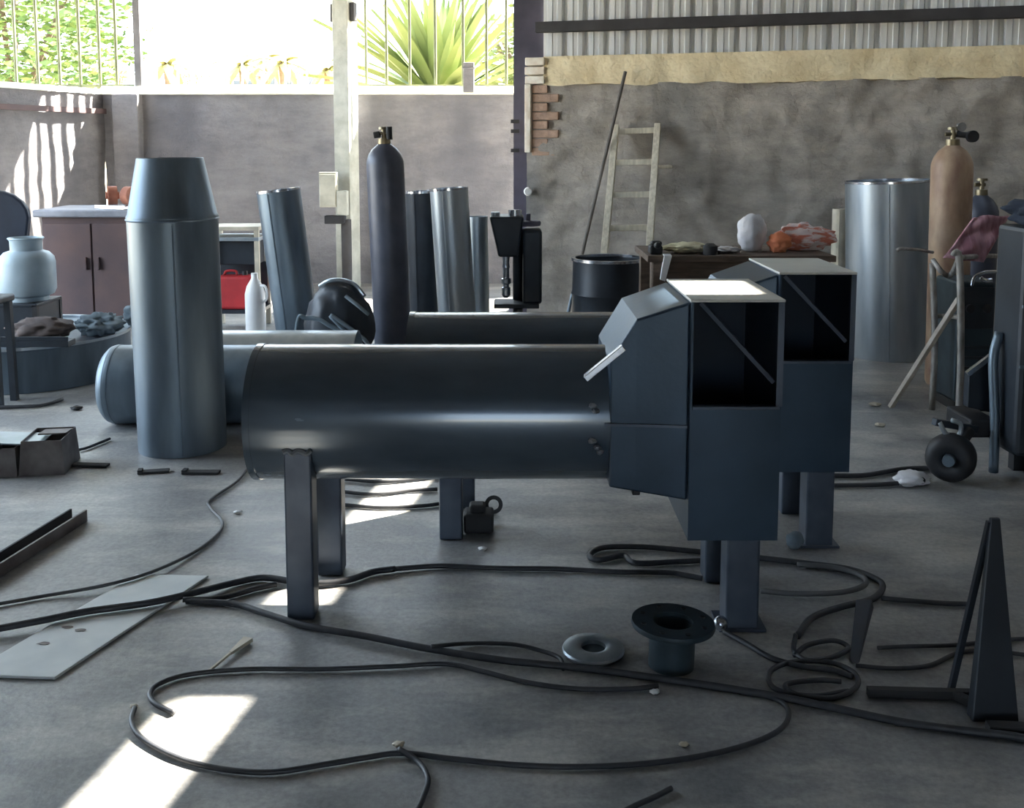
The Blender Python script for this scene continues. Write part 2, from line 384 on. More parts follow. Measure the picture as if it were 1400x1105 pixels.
# roof (unseen; openings cut along the sun's rays to place its patches)
def roof_z(y): return 3.4 + 0.08 * (10.55 - y)
def to_roof(x, y, z=0.0):
    k = (roof_z(y) - z) / (1 + 0.08 * SUN.y); return (x + SUN.x * k, y + SUN.y * k)
def strip(y): c = -0.755 + 0.187 * (y - 2.52); return (c - 0.093, c + 0.093)
holes = []
for (ya, yb) in ((1.2, 2.50), (3.04, 3.16), (3.72, 4.80)):  # strip split into openings so the pipes stay unlit
    (la, ra), (lb, rb) = strip(ya), strip(yb)
    P = [to_roof(la, ya), to_roof(ra, ya), to_roof(lb, yb), to_roof(rb, yb)]
    holes.append((P[0][1], P[2][1], P[0][0], P[1][0], P[2][0], P[3][0]))
P = [to_roof(0.485, 2.97, 0.98), to_roof(0.74, 2.97, 0.98), to_roof(0.485, 3.26, 0.98), to_roof(0.74, 3.26, 0.98)]  # extra opening added to put sun on the front box top
holes.append((P[0][1], P[2][1], P[0][0], P[1][0], P[2][0], P[3][0]))
ys = sorted(set([-6.0, 10.55] + [h[0] for h in holes] + [h[1] for h in holes]))
bm = NB()
for ya, yb in zip(ys, ys[1:]):
    act = []
    for h in holes:
        if h[0] <= ya + 1e-6 and h[1] >= yb - 1e-6:
            f = lambda y, p, q: p + (q - p) * (y - h[0]) / (h[1] - h[0])
            act.append((f(ya, h[2], h[4]), f(ya, h[3], h[5]), f(yb, h[2], h[4]), f(yb, h[3], h[5])))
    act.sort()
    cur = (-5.6, -5.6)
    for a0, a1, b0, b1 in act + [(7.5, 7.5, 7.5, 7.5)]:
        za, zb = roof_z(ya), roof_z(yb)
        hexa(bm, [(cur[0], ya, za), (a0, ya, za), (b0, yb, zb), (cur[1], yb, zb), (cur[0], ya, za + 0.02), (a0, ya, za + 0.02), (b0, yb, zb + 0.02), (cur[1], yb, zb + 0.02)])
        cur = (a1, b1)
struct(link('ceiling', bm, M_ROOF), 'unseen sheet metal shed roof with openings shaped to place sunlight')

# ribbed cladding over the right wall, one sheet at a time, set on the outer half of the wall
clad = bpy.data.objects.new('wall_cladding', None); COL.objects.link(clad); struct(clad, 'pale ribbed metal cladding above the rough wall')
RIB = 0.172
def sheet_bm(s0, ribs):
    bm = NB(); pts = []
    for k in range(ribs):
        s = s0 + k * RIB
        pts += [(s, 0.0), (s + 0.028, 0.0), (s + 0.040, 0.032), (s + 0.080, 0.036), (s + 0.086, 0.030), (s + 0.120, 0.030), (s + 0.126, 0.036), (s + 0.160, 0.032)]
    pts.append((s0 + ribs * RIB, 0.0))
    lo = [bm.verts.new(RW(s, -0.16 + o, RW_H - 0.05)) for s, o in pts]; hi = [bm.verts.new(RW(s, -0.16 + o, 3.9)) for s, o in pts]
    for i in range(len(pts) - 1): bm.faces.new([lo[i], lo[i + 1], hi[i + 1], hi[i]])
    return bm
for k in range(7):
    link('cladding_sheet', sheet_bm(0.1 + k * RIB * 5, 5), M_CLAD, clad)
bm = NB(); bar(bm, RW(0.06, -0.06, 2.37), RW(6.3, -0.06, 2.37), 0.07, 0.085)
link('purlin', bm, M_PURLIN, clad, bevel=0.006)
for k, s in enumerate((0.5, 1.7, 2.9, 4.1)):
    bm = NB(); box(bm, -0.03, 0.03, -0.02, 0.05, -0.04, 0.04, Matrix.Translation(RW(s, -0.07, 2.37)) @ Matrix.Rotation(RANG, 4, 'Z'))
    link('clip', bm, M_PURLIN, clad)

# the other sides of the shed, behind and beside the viewer
bm = NB(); box(bm, 6.2, 6.4, -6, 6.75, 0, 4.6); struct(link('wall_side_right', bm, M_WALL_R), 'plastered side wall right of the viewer')
bm = NB(); box(bm, -5.6, -0.8, -6.2, -6, 0, 4.7); box(bm, 0.8, 7.5, -6.2, -6, 0, 4.7); box(bm, -0.8, 0.8, -6.2, -6, 2.1, 4.7)  # doorway added out of view, its size set for the front fill
struct(link('wall_near', bm, M_WALL_BACK), 'plastered wall behind the viewer with a doorway added for fill light')
bm = NB(); box(bm, -5.6, -5.4, -6, 3.7, 0, 4.6); box(bm, -5.6, -5.4, 3.7, 7.4, 0, 0.15)  # bay length and sill set by how much side light enters
side = struct(link('wall_side_left', bm, M_WALL_BACK), 'side wall left of the viewer with a wide open bay sized for side light')
for k, y in enumerate((5.4, 7.3)):
    bm = NB(); box(bm, -5.58, -5.42, y, y + 0.16, 0.15, 3.6); link('post', bm, M_STEEL_COL, side)

# steel column at the end of the right wall
t = thing('steel_column', 'violet grey steel roof column at the free end of the rough wall', 'column', (0.150, 8.68, 0))
cw = 0.137
bm = NB(); box(bm, -cw, cw, -0.09, -0.075, 0, 3.5); link('flange', bm, M_STEEL_COL, t)
bm = NB(); box(bm, -cw, cw, 0.075, 0.09, 0, 3.5); link('flange', bm, M_STEEL_COL, t)
bm = NB(); box(bm, -0.008, 0.008, -0.075, 0.075, 0, 3.5); link('web', bm, M_STEEL_COL, t)
bm = NB(); box(bm, -0.18, 0.18, -0.13, 0.13, -0.01, 0.015); link('base_plate', bm, M_STEEL_COL, t)
for z in (1.52, 1.60, 1.36):
    bm = NB(); box(bm, -0.16, -0.09, -0.13, -0.09, z, z + 0.03); link('bracket', bm, M_PURLIN, t)

# concrete column in front of the rear wall
cp = at(473, 150, 10.22)
t = thing('concrete_column', 'slim pale concrete column catching the sun on one face', 'column', (cp.x, 10.22, 0), R(-24))
bm = NB(); box(bm, -0.088, 0.088, -0.088, 0.088, -0.02, 3.42); link('shaft', bm, M_CONC, t, bevel=0.008)
for sx in (-1, 1):
    bm = NB(); box(bm, sx * 0.088 - (0.05 if sx < 0 else 0), sx * 0.088 + (0.05 if sx > 0 else 0), -0.05, 0.02, 2.62, 2.80); link('insulator_block', bm, M_PURLIN, t, bevel=0.01)
bp_ = at(458, 270, 9.95)
t = thing('switch_box', 'pale beige switch box fixed to the slim concrete column', 'switch box', (bp_.x, 9.98, 0))
bm = NB(); box(bm, -0.15, 0.02, -0.05, 0.06, 0.82, 1.16); link('case', bm, M_PANELBOX, t, bevel=0.008)
bm = NB(); box(bm, -0.14, 0.01, -0.062, -0.05, 0.84, 1.14); link('cover', bm, M_PANELBOX, t, bevel=0.004)
bm = NB(); box(bm, 0.02, 0.12, -0.06, 0.06, 0.74, 0.98); link('meter', bm, M_CONC, t, bevel=0.008)
bm = NB(); box(bm, -0.1, 0.1, -0.08, 0.02, 0.66, 0.74); link('cable_gland', bm, M_BLACK, t, bevel=0.008)
bm = NB(); cyl(bm, (0.1, 0.0, 0.0), (0.1, 0.0, 0.70), 0.05, seg=12); link('conduit', bm, M_PURLIN, t, smooth=True)

# fence on the rear wall, bay by bay
def fence(name, label, px, x0, x1, m, r, top=3.6, group='fence bays on the rear wall', flat=False):
    xa, xb = at(x0, 100, 10.63).x, at(x1, 100, 10.63).x
    t = thing(name, label, 'fence', ((xa + xb) / 2, 10.63, BACK_H + 0.06), group=group)
    ox = t.location.x
    proto = None
    for p in px:
        X = (at(p, 60, 10.63).x if p > -1e4 else 0)
        if proto is None:
            bm = NB()
            if flat: box(bm, -0.004, 0.004, -0.03, 0.03, 0, top - BACK_H - 0.06)   # flat bars set edge on
            else: cyl(bm, (0, 0, 0), (0, 0, top - BACK_H - 0.06), r, seg=8)
            proto = link('fence_bar', bm, m, t, smooth=True); o = proto
        else:
            o = proto.copy(); COL.objects.link(o); o.parent = t
        o.location = (X - ox, 0, 0)
    for z in (0.035, 1.56):
        bm = NB(); bar(bm, (xa - ox, 0.0, z), (xb - ox, 0.0, z), 0.03, 0.03); link('rail', bm, m, t)
    return t
fence('bar_fence', 'olive green bar fence on the wall in front of the leafy tree', [-10, 20, 50, 80, 108, 135, 158], -20, 183, M_FENCE, 0.018)
fence('bar_fence', 'white bar fence on the wall between grey post and concrete column', [212 + 29.5 * k for k in range(8)], 197, 455, M_FENCE_W, 0.013, flat=True)
fence('bar_fence', 'olive bar fence on the wall in front of the spiky plant', [500, 528, 560, 595, 633, 665, 692], 495, 708, M_FENCE, 0.015)
bm = NB(); p = at(190, 100, 10.63); box(bm, -0.035, 0.035, -0.035, 0.035, 0, 1.65)
tag(link('fence_post', bm, M_POST, loc=(p.x, 10.63, BACK_H + 0.06), bevel=0.006), 'dark grey steel fence post standing on the rear wall', 'post')
bm = NB(); p = at(641, 100, 10.52); box(bm, -0.055, 0.055, -0.05, 0.05, 0, 0.3); box(bm, -0.065, 0.065, -0.06, 0.06, 0.235, 0.25)
tag(link('stub_post', bm, M_WALL_BACK, loc=(p.x, 10.5, BACK_H + 0.02), bevel=0.01), 'short brown stub of masonry on the wall before the spiky plant', 'post')

# ================================================================== OUTSIDE
def leafy(name, label, c, rx, rz, nleaf, m, seed, trunk_h):
    rnd = random.Random(seed)
    t = thing(name, label, 'tree', (c[0], c[1], 0))
    bm = NB()
    for i in range(nleaf):
        while True:
            p = Vector((rnd.uniform(-1, 1), rnd.uniform(-1, 1), rnd.uniform(-1, 1)))
            if p.length < 1 and p.length > 0.35: break
        h = noise.noise(p * 2.6 + Vector((seed, 0, 0)))
        p = p * (1 + 0.35 * h); p = Vector((p.x * rx, p.y * rx, p.z * rz + c[2]))
        s = rnd.uniform(0.05, 0.1); q = Matrix.Rotation(rnd.uniform(0, 6.28), 3, 'Z') @ Matrix.Rotation(rnd.uniform(0.2, 2.0), 3, 'X')
        vs = [bm.verts.new(p + q @ Vector(v)) for v in ((0, -s * 0.4, 0), (s, 0, 0.2 * s), (0, s * 0.4, 0), (-s, 0, 0.1 * s))]
        bm.faces.new(vs)
    f = link('foliage', bm, m, t); f['kind'] = 'stuff'
    bm = NB(); sweep(bm, catmull([(0, 0, -0.1), (0.05, 0.02, trunk_h * 0.5), (-0.02, 0, trunk_h)], 6), 0.09, 10); link('trunk', bm, M_BARK, t, smooth=True)
    for k in range(6):
        a = k * 1.05 + seed
        bm = NB(); sweep(bm, catmull([(0, 0, trunk_h * 0.8), (0.4 * rx * math.cos(a), 0.4 * rx * math.sin(a), c[2]), (0.7 * rx * math.cos(a), 0.7 * rx * math.sin(a), c[2] + rz * 0.5)], 5), 0.035, 8)
        link('branch', bm, M_BARK, t, smooth=True)
leafy('leafy_tree', 'bright yellow green leafy tree behind the fence at the far left', (-6.55, 13.6, 2.95), 1.55, 1.7, 7000, M_LEAF, 4, 2.2)
# spiky fan plant: each blade a part
pc = Vector((at(600, 110, 13).x, 13.0, 0))
t = thing('fan_palm', 'spiky pale green fan palm behind the fence beside the steel column', 'palm', pc)
bm = NB(); cyl(bm, (0, 0, -0.05), (0, 0, 1.9), 0.13, 0.1, 14); link('trunk', bm, M_BARK, t, smooth=True)
bm = NB()
L_ = 1.0; prev = None
for i in range(9):
    f = i / 8; wv = 0.055 * math.sin(math.pi * (0.12 + 0.88 * f)) + 0.003; z = L_ * f; y = -0.18 * f * f
    cur = [bm.verts.new((-wv, y + 0.02, z)), bm.verts.new((0, y, z)), bm.verts.new((wv, y + 0.02, z))]
    if prev:
        for a_ in (0, 1): bm.faces.new([prev[a_], prev[a_ + 1], cur[a_ + 1], cur[a_]])
    prev = cur
blade = link('leaf', bm, M_BLADE, t, smooth=True)
rnd = random.Random(3)
for k in range(110):
    o = blade if k == 0 else blade.copy()
    if k: COL.objects.link(o); o.parent = t
    az = rnd.uniform(0, 6.283); el = rnd.uniform(-0.35, 1.45); s = rnd.uniform(1.25, 1.9)
    o.location = (0, 0, 1.85)
    d = Vector((math.cos(az) * math.cos(el), math.sin(az) * math.cos(el), math.sin(el)))
    o.rotation_mode = 'QUATERNION'; o.rotation_quaternion = d.to_track_quat('Z', 'Y'); o.scale = (s, s, s)
leafy('leafy_shrub', 'pale green shrub behind the fence, right of the spiky fan palm', (0.35, 15.2, 2.4), 0.9, 1.1, 2600, M_BLADE, 8, 1.6)

frond_me = None
def far_palm(px, py_top, Y, label, n=11):
    global frond_me
    p = at(px, py_top, Y)
    t = thing('far_palm', label, 'palm', (p.x, Y, 0), group='palms far beyond the wall')
    h = p.z - 0.6
    bm = NB(); sweep(bm, catmull([(0, 0, -0.1), (0.1, 0, h * 0.5), (0, 0, h)], 5), 0.16, 8); link('trunk', bm, M_BARK, t, smooth=True)
    if frond_me is None:
        bm = NB(); prev = None
        for i in range(7):
            f = i / 6; wv = 0.22 * math.sin(math.pi * (0.1 + 0.9 * f)) + 0.01; x = 1.6 * f; z = 0.5 * f - 1.1 * f * f
            cur = [bm.verts.new((x, -wv, z - 0.1)), bm.verts.new((x, 0, z)), bm.verts.new((x, wv, z - 0.1))]
            if prev:
                for a_ in (0, 1): bm.faces.new([prev[a_], prev[a_ + 1], cur[a_ + 1], cur[a_]])
            prev = cur
        o = link('frond', bm, M_PALM, t); frond_me = o.data; rest = range(1, n)
        o.location = (0, 0, h)
    else: rest = range(n)
    for k in rest:
        o = bpy.data.objects.new('frond', frond_me); COL.objects.link(o); o.parent = t
        o.location = (0, 0, h); o.rotation_euler = (0, R(-25 + 50 * ((k * 7) % 5) / 4), k * 6.283 / n)
far_palm(227, 70, 50, 'lone thin far palm just right of the grey fence post')
far_palm(330, 72, 52, 'leftmost of the far palms grouped left of the concrete column')
far_palm(362, 66, 55, 'middle far palm of the group left of the concrete column')
far_palm(385, 68, 48, 'far palm above the clay roof left of the concrete column')
far_palm(447, 78, 50, 'far palm half hidden by the concrete column')
leafy('far_bush', 'small olive bush far off, right of the lone palm', (at(262, 90, 56).x, 56, 4.9), 0.9, 0.8, 500, M_PALM, 12, 4.0)
leafy('far_bush', 'tiny far bush left of the grey fence post', (at(160, 95, 48).x, 48, 4.6), 0.6, 0.6, 300, M_PALM, 13, 4.0)
def house(x0, x1, ytop, Y, label):
    a_, b_ = at(x0, ytop, Y), at(x1, ytop, Y); h = a_.z; wd = b_.x - a_.x
    t = thing('far_house', label, 'house', ((a_.x + b_.x) / 2, Y, 0))
    bm = NB(); box(bm, -wd / 2, wd / 2, 0, 4, -0.1, h - 0.35); link('wall', bm, M_HOUSE, t)
    bm = NB(); hexa(bm, [(-wd / 2 - .2, -.3, h - .35), (wd / 2 + .2, -.3, h - .35), (wd / 2 + .2, 4.3, h - .35), (-wd / 2 - .2, 4.3, h - .35), (-wd / 2 + .3, .6, h), (wd / 2 - .3, .6, h), (wd / 2 - .3, 3.4, h), (-wd / 2 + .3, 3.4, h)]); link('roof', bm, M_TILE, t)
    for k in range(2):
        x = -wd / 4 + k * wd / 2
        bm = NB(); box(bm, x - .3, x + .3, -0.05, 0.05, h - 1.3, h - 0.6); link('window', bm, M_GLASS, t)
house(318, 352, 96, 60, 'far cream house with a low roof under the palms')
house(356, 402, 90, 58, 'far house with a clay red roof left of the concrete column')
house(408, 462, 92, 66, 'far house with a flat clay roof behind the concrete column')

# ================================================================== THE TWO DUCT UNITS
PR, PZ = 0.208, 0.588                                   # pipe radius and axis height
def make_unit(label):
    t = thing('duct_unit', label, 'duct', (0, 3.13, 0), group='welded steel duct units on legs')
    # pipe: a real tube, open at the far left end
    bm = NB(); lathe(bm, [(PR, -0.785), (PR, 0.30), (PR - 0.006, 0.30), (PR - 0.006, -0.785)], 56, closed=True)
    bmesh.ops.rotate(bm, verts=bm.verts, cent=(0, 0, 0), matrix=Matrix.Rotation(R(90), 3, 'Y'))
    bmesh.ops.translate(bm, verts=bm.verts, vec=(0, 0, PZ))
    pipe = link('pipe', bm, M_UNIT, t, smooth=True)
    bm = NB(); lathe(bm, [(PR + 0.003, -0.79), (PR + 0.003, -0.77), (PR - 0.004, -0.77), (PR - 0.004, -0.79)], 56, closed=True)
    bmesh.ops.rotate(bm, verts=bm.verts, cent=(0, 0, 0), matrix=Matrix.Rotation(R(90), 3, 'Y')); bmesh.ops.translate(bm, verts=bm.verts, vec=(0, 0, PZ))
    link('end_ring', bm, M_UNIT, pipe, smooth=True)
    bm = NB(); bar(bm, (-0.765, -0.02, PZ - PR + 0.001), (0.28, -0.02, PZ - PR + 0.001), 0.008, 0.004); link('seam', bm, M_WELD, pipe)
    # housing between pipe and box
    bm = NB()
    xs = [(0.285, -0.208, 0.20, 0.412, 0.79), (0.36, -0.219, 0.20, 0.403, 0.915), (0.508, -0.245, 0.20, 0.385, 0.968)]
    rings = [[bm.verts.new((x, y0, z0)), bm.verts.new((x, y0, z1)), bm.verts.new((x, y1, z1)), bm.verts.new((x, y1, z0))] for x, y0, y1, z0, z1 in xs]
    for A, B in zip(rings, rings[1:]):
        for i in range(4): bm.faces.new([A[i], A[(i + 1) % 4], B[(i + 1) % 4], B[i]])
    bm.faces.new(rings[0]); bm.faces.new(rings[-1][::-1])
    hs = link('housing', bm, M_UNIT_BOX, t, bevel=0.006)
    bm = NB(); bar(bm, (0.27, -0.209, 0.602), (0.506, -0.247, 0.606), 0.008, 0.008); link('seam', bm, M_WELD if False else M_LEG, hs)
    bm = NB(); box(bm, 0.355, 0.378, -0.2, -0.17, 0.385, 0.402); link('drain_plug', bm, M_BLACK, hs, bevel=0.003)
    # bright cut edge of the collar where the pipe meets the housing
    bm = NB(); bar(bm, (0.212, -0.222, 0.742), (0.322, -0.226, 0.835), 0.03, 0.018); link('collar_lip', bm, M_CHROME, hs, bevel=0.002)
    for k, (x, z) in enumerate(((0.235, 0.66), (0.245, 0.645), (0.235, 0.555), (0.25, 0.535), (0.258, 0.52))):
        bm = NB(); blob(bm, 0.012, 0.01, 0.008, 0.4, 3, k, 2, False); link('weld_spot', bm, M_WELD, hs, loc=(x, -0.21 + 0.01 * (k == 9), z - 0.01))
    # inlet box: five plates and a half front
    X0, X1, Y0, Y1, Z0, Z1, T = 0.508, 0.768, -0.27, 0.18, 0.275, 0.972, 0.006
    bx = NB(); box(bx, X0, X0 + T, Y0, Y1, Z0, Z1); body = link('box_side', bx, M_UNIT_BOX, t)
    bx = NB(); box(bx, X1 - T, X1, Y0, Y1, Z0, Z1); link('box_side', bx, M_UNIT_BOX, t)
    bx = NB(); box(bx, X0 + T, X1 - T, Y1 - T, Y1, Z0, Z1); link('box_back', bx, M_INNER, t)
    bx = NB(); box(bx, X0 + T, X1 - T, Y0, Y1 - T, Z0, Z0 + T); link('box_bottom', bx, M_UNIT_BOX, t)
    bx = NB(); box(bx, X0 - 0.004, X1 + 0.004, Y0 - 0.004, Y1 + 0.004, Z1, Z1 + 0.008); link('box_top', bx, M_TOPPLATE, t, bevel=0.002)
    bx = NB(); box(bx, X0 + T, X1 - T, Y0, Y0 + T, Z0 + T, 0.665); fp = link('front_panel', bx, M_UNIT_BOX, t)
    bx = NB(); box(bx, X0 + T, X1 - T, Y0 - 0.006, Y0 + 0.02, 0.662, 0.672); link('panel_lip', bx, M_LEG, fp, bevel=0.002)
    bx = NB(); box(bx, X1 - 0.016, X1 + 0.002, Y0 - 0.004, Y0 + 0.012, 0.672, Z1); link('edge_angle', bx, M_LEG, t)
    bx = NB(); bar(bx, (X0 + 0.05, Y0 + 0.13, 0.95), (X1 - 0.01, Y0 + 0.05, 0.73), 0.012, 0.012); link('inner_brace', bx, M_LEG, t)
    # legs: square tubes, the front ones coped against the pipe
    for k, (lx, ly, top) in enumerate(((-0.632, -0.158, 0.515), (-0.600, 0.158, 0.515))):
        bx = NB(); h = 0.041
        box(bx, lx - h, lx + h, ly - h, ly + h, 0, top)
        lg = link('leg', bx, M_LEG, t, bevel=0.006)
        bx = NB(); pts = [Vector((lx - h + 2 * h * i / 6, ly - h * 0.95 if k == 0 else ly + h * 0.95, top + 0.006 * math.sin(i * 2.3))) for i in range(7)]; sweep(bx, catmull(pts, 3), 0.008, 6); link('weld', bx, M_WELD, lg, smooth=True)
    bx = NB(); box(bx, 0.625, 0.722, -0.263, -0.17, 0, 0.276); lg = link('leg', bx, M_LEG, t, bevel=0.006)
    bx = NB(); box(bx, 0.605, 0.742, -0.275, -0.15, 0, 0.008); link('foot_plate', bx, M_LEG, lg)
    bx = NB(); box(bx, 0.625, 0.722, 0.06, 0.15, 0, 0.276); link('leg', bx, M_LEG, t, bevel=0.006)
    return t
def copy_tree(o, parent=None):
    c = o.copy(); COL.objects.link(c); c.parent = parent
    for ch in list(o.children): copy_tree(ch, c)
    return c
u1 = make_unit('nearest blue grey steel duct: round pipe ending in an open box, on square legs')
u2 = copy_tree(u1); u2.location = (0.412, 3.755, 0.0); u2['label'] = 'second steel duct unit, standing behind the nearest one and partly hidden by it'

# ================================================================== TUBES AND DRUMS
def open_tube(name, label, r, h, m, loc, tilt=(0, 0, 0), group=None, rim=True, taper=1.0):
    t = thing(name, label, 'tube', loc, tilt, group)
    bm = NB(); lathe(bm, [(r, 0), (r * taper, h), (r * taper - 0.004, h), (r - 0.004, 0)], 48, closed=True); o = link('shell', bm, m, t, smooth=True)
    if rim:
        bm = NB(); lathe(bm, [(r * taper + 0.004, h - 0.012), (r * taper + 0.004, h + 0.003), (r * taper - 0.006, h + 0.003), (r * taper - 0.006, h - 0.012)], 48, closed=True); link('rim', bm, M_CHROME, t, smooth=True)
    bm = NB(); bar(bm, (-r * 0.3, -r * 0.954 - 0.001, 0.01), (-r * 0.3 * taper, -r * 0.954 * taper - 0.001, h - 0.02), 0.006, 0.006); link('seam', bm, m, t)
    return t
# standing tube with a cone on top
t = thing('coned_tube', 'standing galvanised tube with a tapered cone on top, left of the ducts', 'tube', (-1.555, 4.72, 0), (0, R(-0.6), 0))
bm = NB(); lathe(bm, [(0.2, 0), (0.2, 0.02), (0.203, 1.06), (0.203, 1.075), (0.196, 1.075), (0.196, 0)], 56, closed=True); link('tube_shell', bm, M_GALV_D, t, smooth=True)
bm = NB(); lathe(bm, [(0.201, 1.068), (0.205, 1.075), (0.205, 1.092), (0.199, 1.10), (0.148, 1.355), (0.143, 1.358), (0.138, 1.35), (0.192, 1.09), (0.194, 1.068)], 56, closed=True); cn = link('cone', bm, M_GALV_D, t, smooth=True)
bm = NB(); lathe(bm, [(0.206, 1.072), (0.209, 1.078), (0.206, 1.084), (0.2, 1.078)], 56, closed=True); link('joint_bead', bm, M_GALV_D, cn, smooth=True)
bm = NB(); bar(bm, (0.06, -0.1925, 0.01), (0.06, -0.1945, 1.06), 0.006, 0.006); link('seam', bm, M_GALV_D, t)

# two pipes lying behind it
def lying_pipe(label, x0, x1, y, r, m, cap):
    t = thing('lying_pipe', label, 'pipe', ((x0 + x1) / 2, y, 0), group='pipes lying on the floor')
    L2 = (x1 - x0) / 2
    bm = NB(); lathe(bm, [(r, -L2 + 0.05), (r, L2), (r - 0.006, L2), (r - 0.006, -L2 + 0.05)], 48, closed=True)
    bmesh.ops.rotate(bm, verts=bm.verts, cent=(0, 0, 0), matrix=Matrix.Rotation(R(90), 3, 'Y')); bmesh.ops.translate(bm, verts=bm.verts, vec=(0, 0, r)); link('shell', bm, m, t, smooth=True)
    if cap:
        bm = NB(); lathe(bm, [(0, -L2 - 0.015), (r * 0.5, -L2 - 0.008), (r * 0.85, -L2 + 0.012), (r * 0.97, -L2 + 0.035), (r + 0.002, -L2 + 0.06), (r + 0.002, -L2 + 0.075), (r - 0.005, -L2 + 0.075)], 48)
        bmesh.ops.rotate(bm, verts=bm.verts, cent=(0, 0, 0), matrix=Matrix.Rotation(R(90), 3, 'Y')); bmesh.ops.translate(bm, verts=bm.verts, vec=(0, 0, r)); link('end_cap', bm, m, t, smooth=True)
lying_pipe('grey capped pipe lying on the floor behind the coned tube', at(142, 550, 5.1).x, -0.95, 5.14, 0.2, M_GALV_D, True)
lying_pipe('pipe lying behind the capped pipe, seen only right of the coned tube', -1.75, -0.85, 5.56, 0.2, M_GALV, False)

# wide shallow drum at left
t = thing('shallow_drum', 'wide shallow blue grey steel drum lying flat at the left edge', 'drum', (-3.02, 6.3, 0))
bm = NB(); lathe(bm, [(0, 0.25), (0.585, 0.25), (0.605, 0.262), (0.61, 0.25), (0.6, 0.235), (0.6, 0.0), (0, 0.0)], 72); link('shell', bm, M_GALV_D, t, smooth=True)
bm = NB(); lathe(bm, [(0.598, 0.248), (0.612, 0.252), (0.612, 0.268), (0.598, 0.266)], 72, closed=True); link('rim', bm, M_GALV, t, smooth=True)

# tubes standing at the back
p = at(378, 258, 6.8); open_tube('standing_tube', 'slanting galvanised tube standing left of the switch box', 0.143, p.z, M_GALV_D, (p.x + 0.14, 6.8, 0), (0, R(-6.5), 0), 'tubes standing at the back')
p = at(572, 262, 6.95); open_tube('standing_tube', 'dark slim tube squeezed between the gas cylinder and a paler tube', 0.10, p.z, M_DARKMACH, (p.x + 0.03, 7.0, 0), (0, R(-1.2), 0), 'tubes standing at the back')
p = at(612, 257, 6.7); open_tube('standing_tube', 'blue grey galvanised tube right of the dark gas cylinder', 0.125, p.z, M_GALV, (p.x + 0.075, 6.7, 0), (0, R(-3.4), 0), 'tubes standing at the back')
p = at(655, 296, 7.05); open_tube('standing_tube', 'short pale tube left of the black drill stand', 0.075, p.z, M_GALV, (p.x, 7.05, 0), (0, R(-1), 0), 'tubes standing at the back', rim=False)
p = at(1212, 247, 6.85); open_tube('large_tube', 'large galvanised tube standing beside the tan gas cylinder', 0.272, p.z, M_GALV, (p.x + 0.06, 6.87, 0), (0, R(-2.2), 0))
p = at(1150, 286, 7.25); open_tube('slim_tube', 'slim pale tube peeking out left of the large galvanised tube', 0.05, p.z, M_CREAM, (p.x, 7.28, 0), (0, 0, 0), rim=False)
# dark drum behind the ducts
p = at(835, 360, 6.3)
t = thing('oil_drum', 'dark open drum with a bright rim below the ladder', 'drum', (p.x, 6.45, 0))
h = p.z + 0.02
bm = NB(); lathe(bm, [(0, 0.01), (0.225, 0.0), (0.23, h * .33), (0.236, h * .345), (0.23, h * .36), (0.23, h * .66), (0.236, h * .68), (0.23, h * .7), (0.225, h - 0.01), (0.215, h - 0.01), (0.215, 0.02), (0, 0.02)], 48); link('shell', bm, M_DARKMACH, t, smooth=True)
bm = NB(); lathe(bm, [(0.236, h - 0.018), (0.236, h), (0.212, h), (0.212, h - 0.018)], 48, closed=True); link('rim', bm, M_CHROME, t, smooth=True)

# ================================================================== GAS CYLINDERS
def gas(label, loc, r, h, m, tilt, hand):
    t = thing('gas_cylinder', label, 'gas cylinder', loc, tilt, 'tall gas cylinders')
    sh = h - r * 1.15
    bm = NB(); lathe(bm, [(0, 0.012), (r * 0.6, 0.0), (r * 0.93, 0.004), (r, 0.03), (r, sh), (r * 0.985, sh + r * 0.2), (r * 0.88, sh + r * 0.52), (r * 0.66, sh + r * 0.85), (r * 0.4, sh + r * 1.05), (r * 0.3, sh + r * 1.15), (0, sh + r * 1.16)], 40); link('bottle', bm, m, t, smooth=True)
    bm = NB(); lathe(bm, [(r * 0.33, h - 0.02), (r * 0.35, h), (r * 0.33, h + 0.03), (0, h + 0.032)], 24); link('neck_ring', bm, M_VALVE, t, smooth=True)
    v = NB(); cyl(v, (0, 0, h + 0.02), (0, 0, h + 0.085), 0.015, 0.013, 14); cyl(v, (-0.045, 0, h + 0.06), (0.02, 0, h + 0.06), 0.011, seg=12); vo = link('valve', v, M_VALVE, t, smooth=True)
    v = NB(); cyl(v, (0, 0, h + 0.085), (0, 0, h + 0.10), 0.032, 0.03, 18); link('handwheel', v, M_VALVE, vo, smooth=True)
    return t, h
p = at(523, 188, 6.4)
t, h = gas('dark violet grey gas cylinder standing in front of the rear wall', (p.x + 0.055, 6.4, 0), 0.117, 1.43, M_GAS_D, (0, R(-1.8), 0), 1)
v = NB(); bar(v, (-0.06, -0.02, h + 0.05), (-0.02, -0.02, h + 0.055), 0.045, 0.04); link('regulator', v, M_BLACK, t, bevel=0.006)
v = NB(); cyl(v, (0.035, -0.02, h + 0.02), (0.035, -0.02, h + 0.10), 0.02, seg=12); link('regulator_cap', v, M_BLACK, t, smooth=True)
p = at(1299, 195, 5.98)
t, h = gas('tan rusty gas cylinder in the trolley beside the large galvanised tube', (p.x + 0.035, 5.98, 0), 0.116, 1.42, M_GAS_T, (0, R(-0.8), 0), 1)
v = NB(); cyl(v, (0.02, 0, h + 0.06), (0.09, -0.02, h + 0.05), 0.018, seg=12); rg = link('regulator', v, M_BLACK, t, smooth=True)
v = NB(); cyl(v, (0.095, -0.055, h + 0.045), (0.095, -0.025, h + 0.045), 0.034, seg=20); link('gauge', v, M_BLACK, rg, smooth=True)
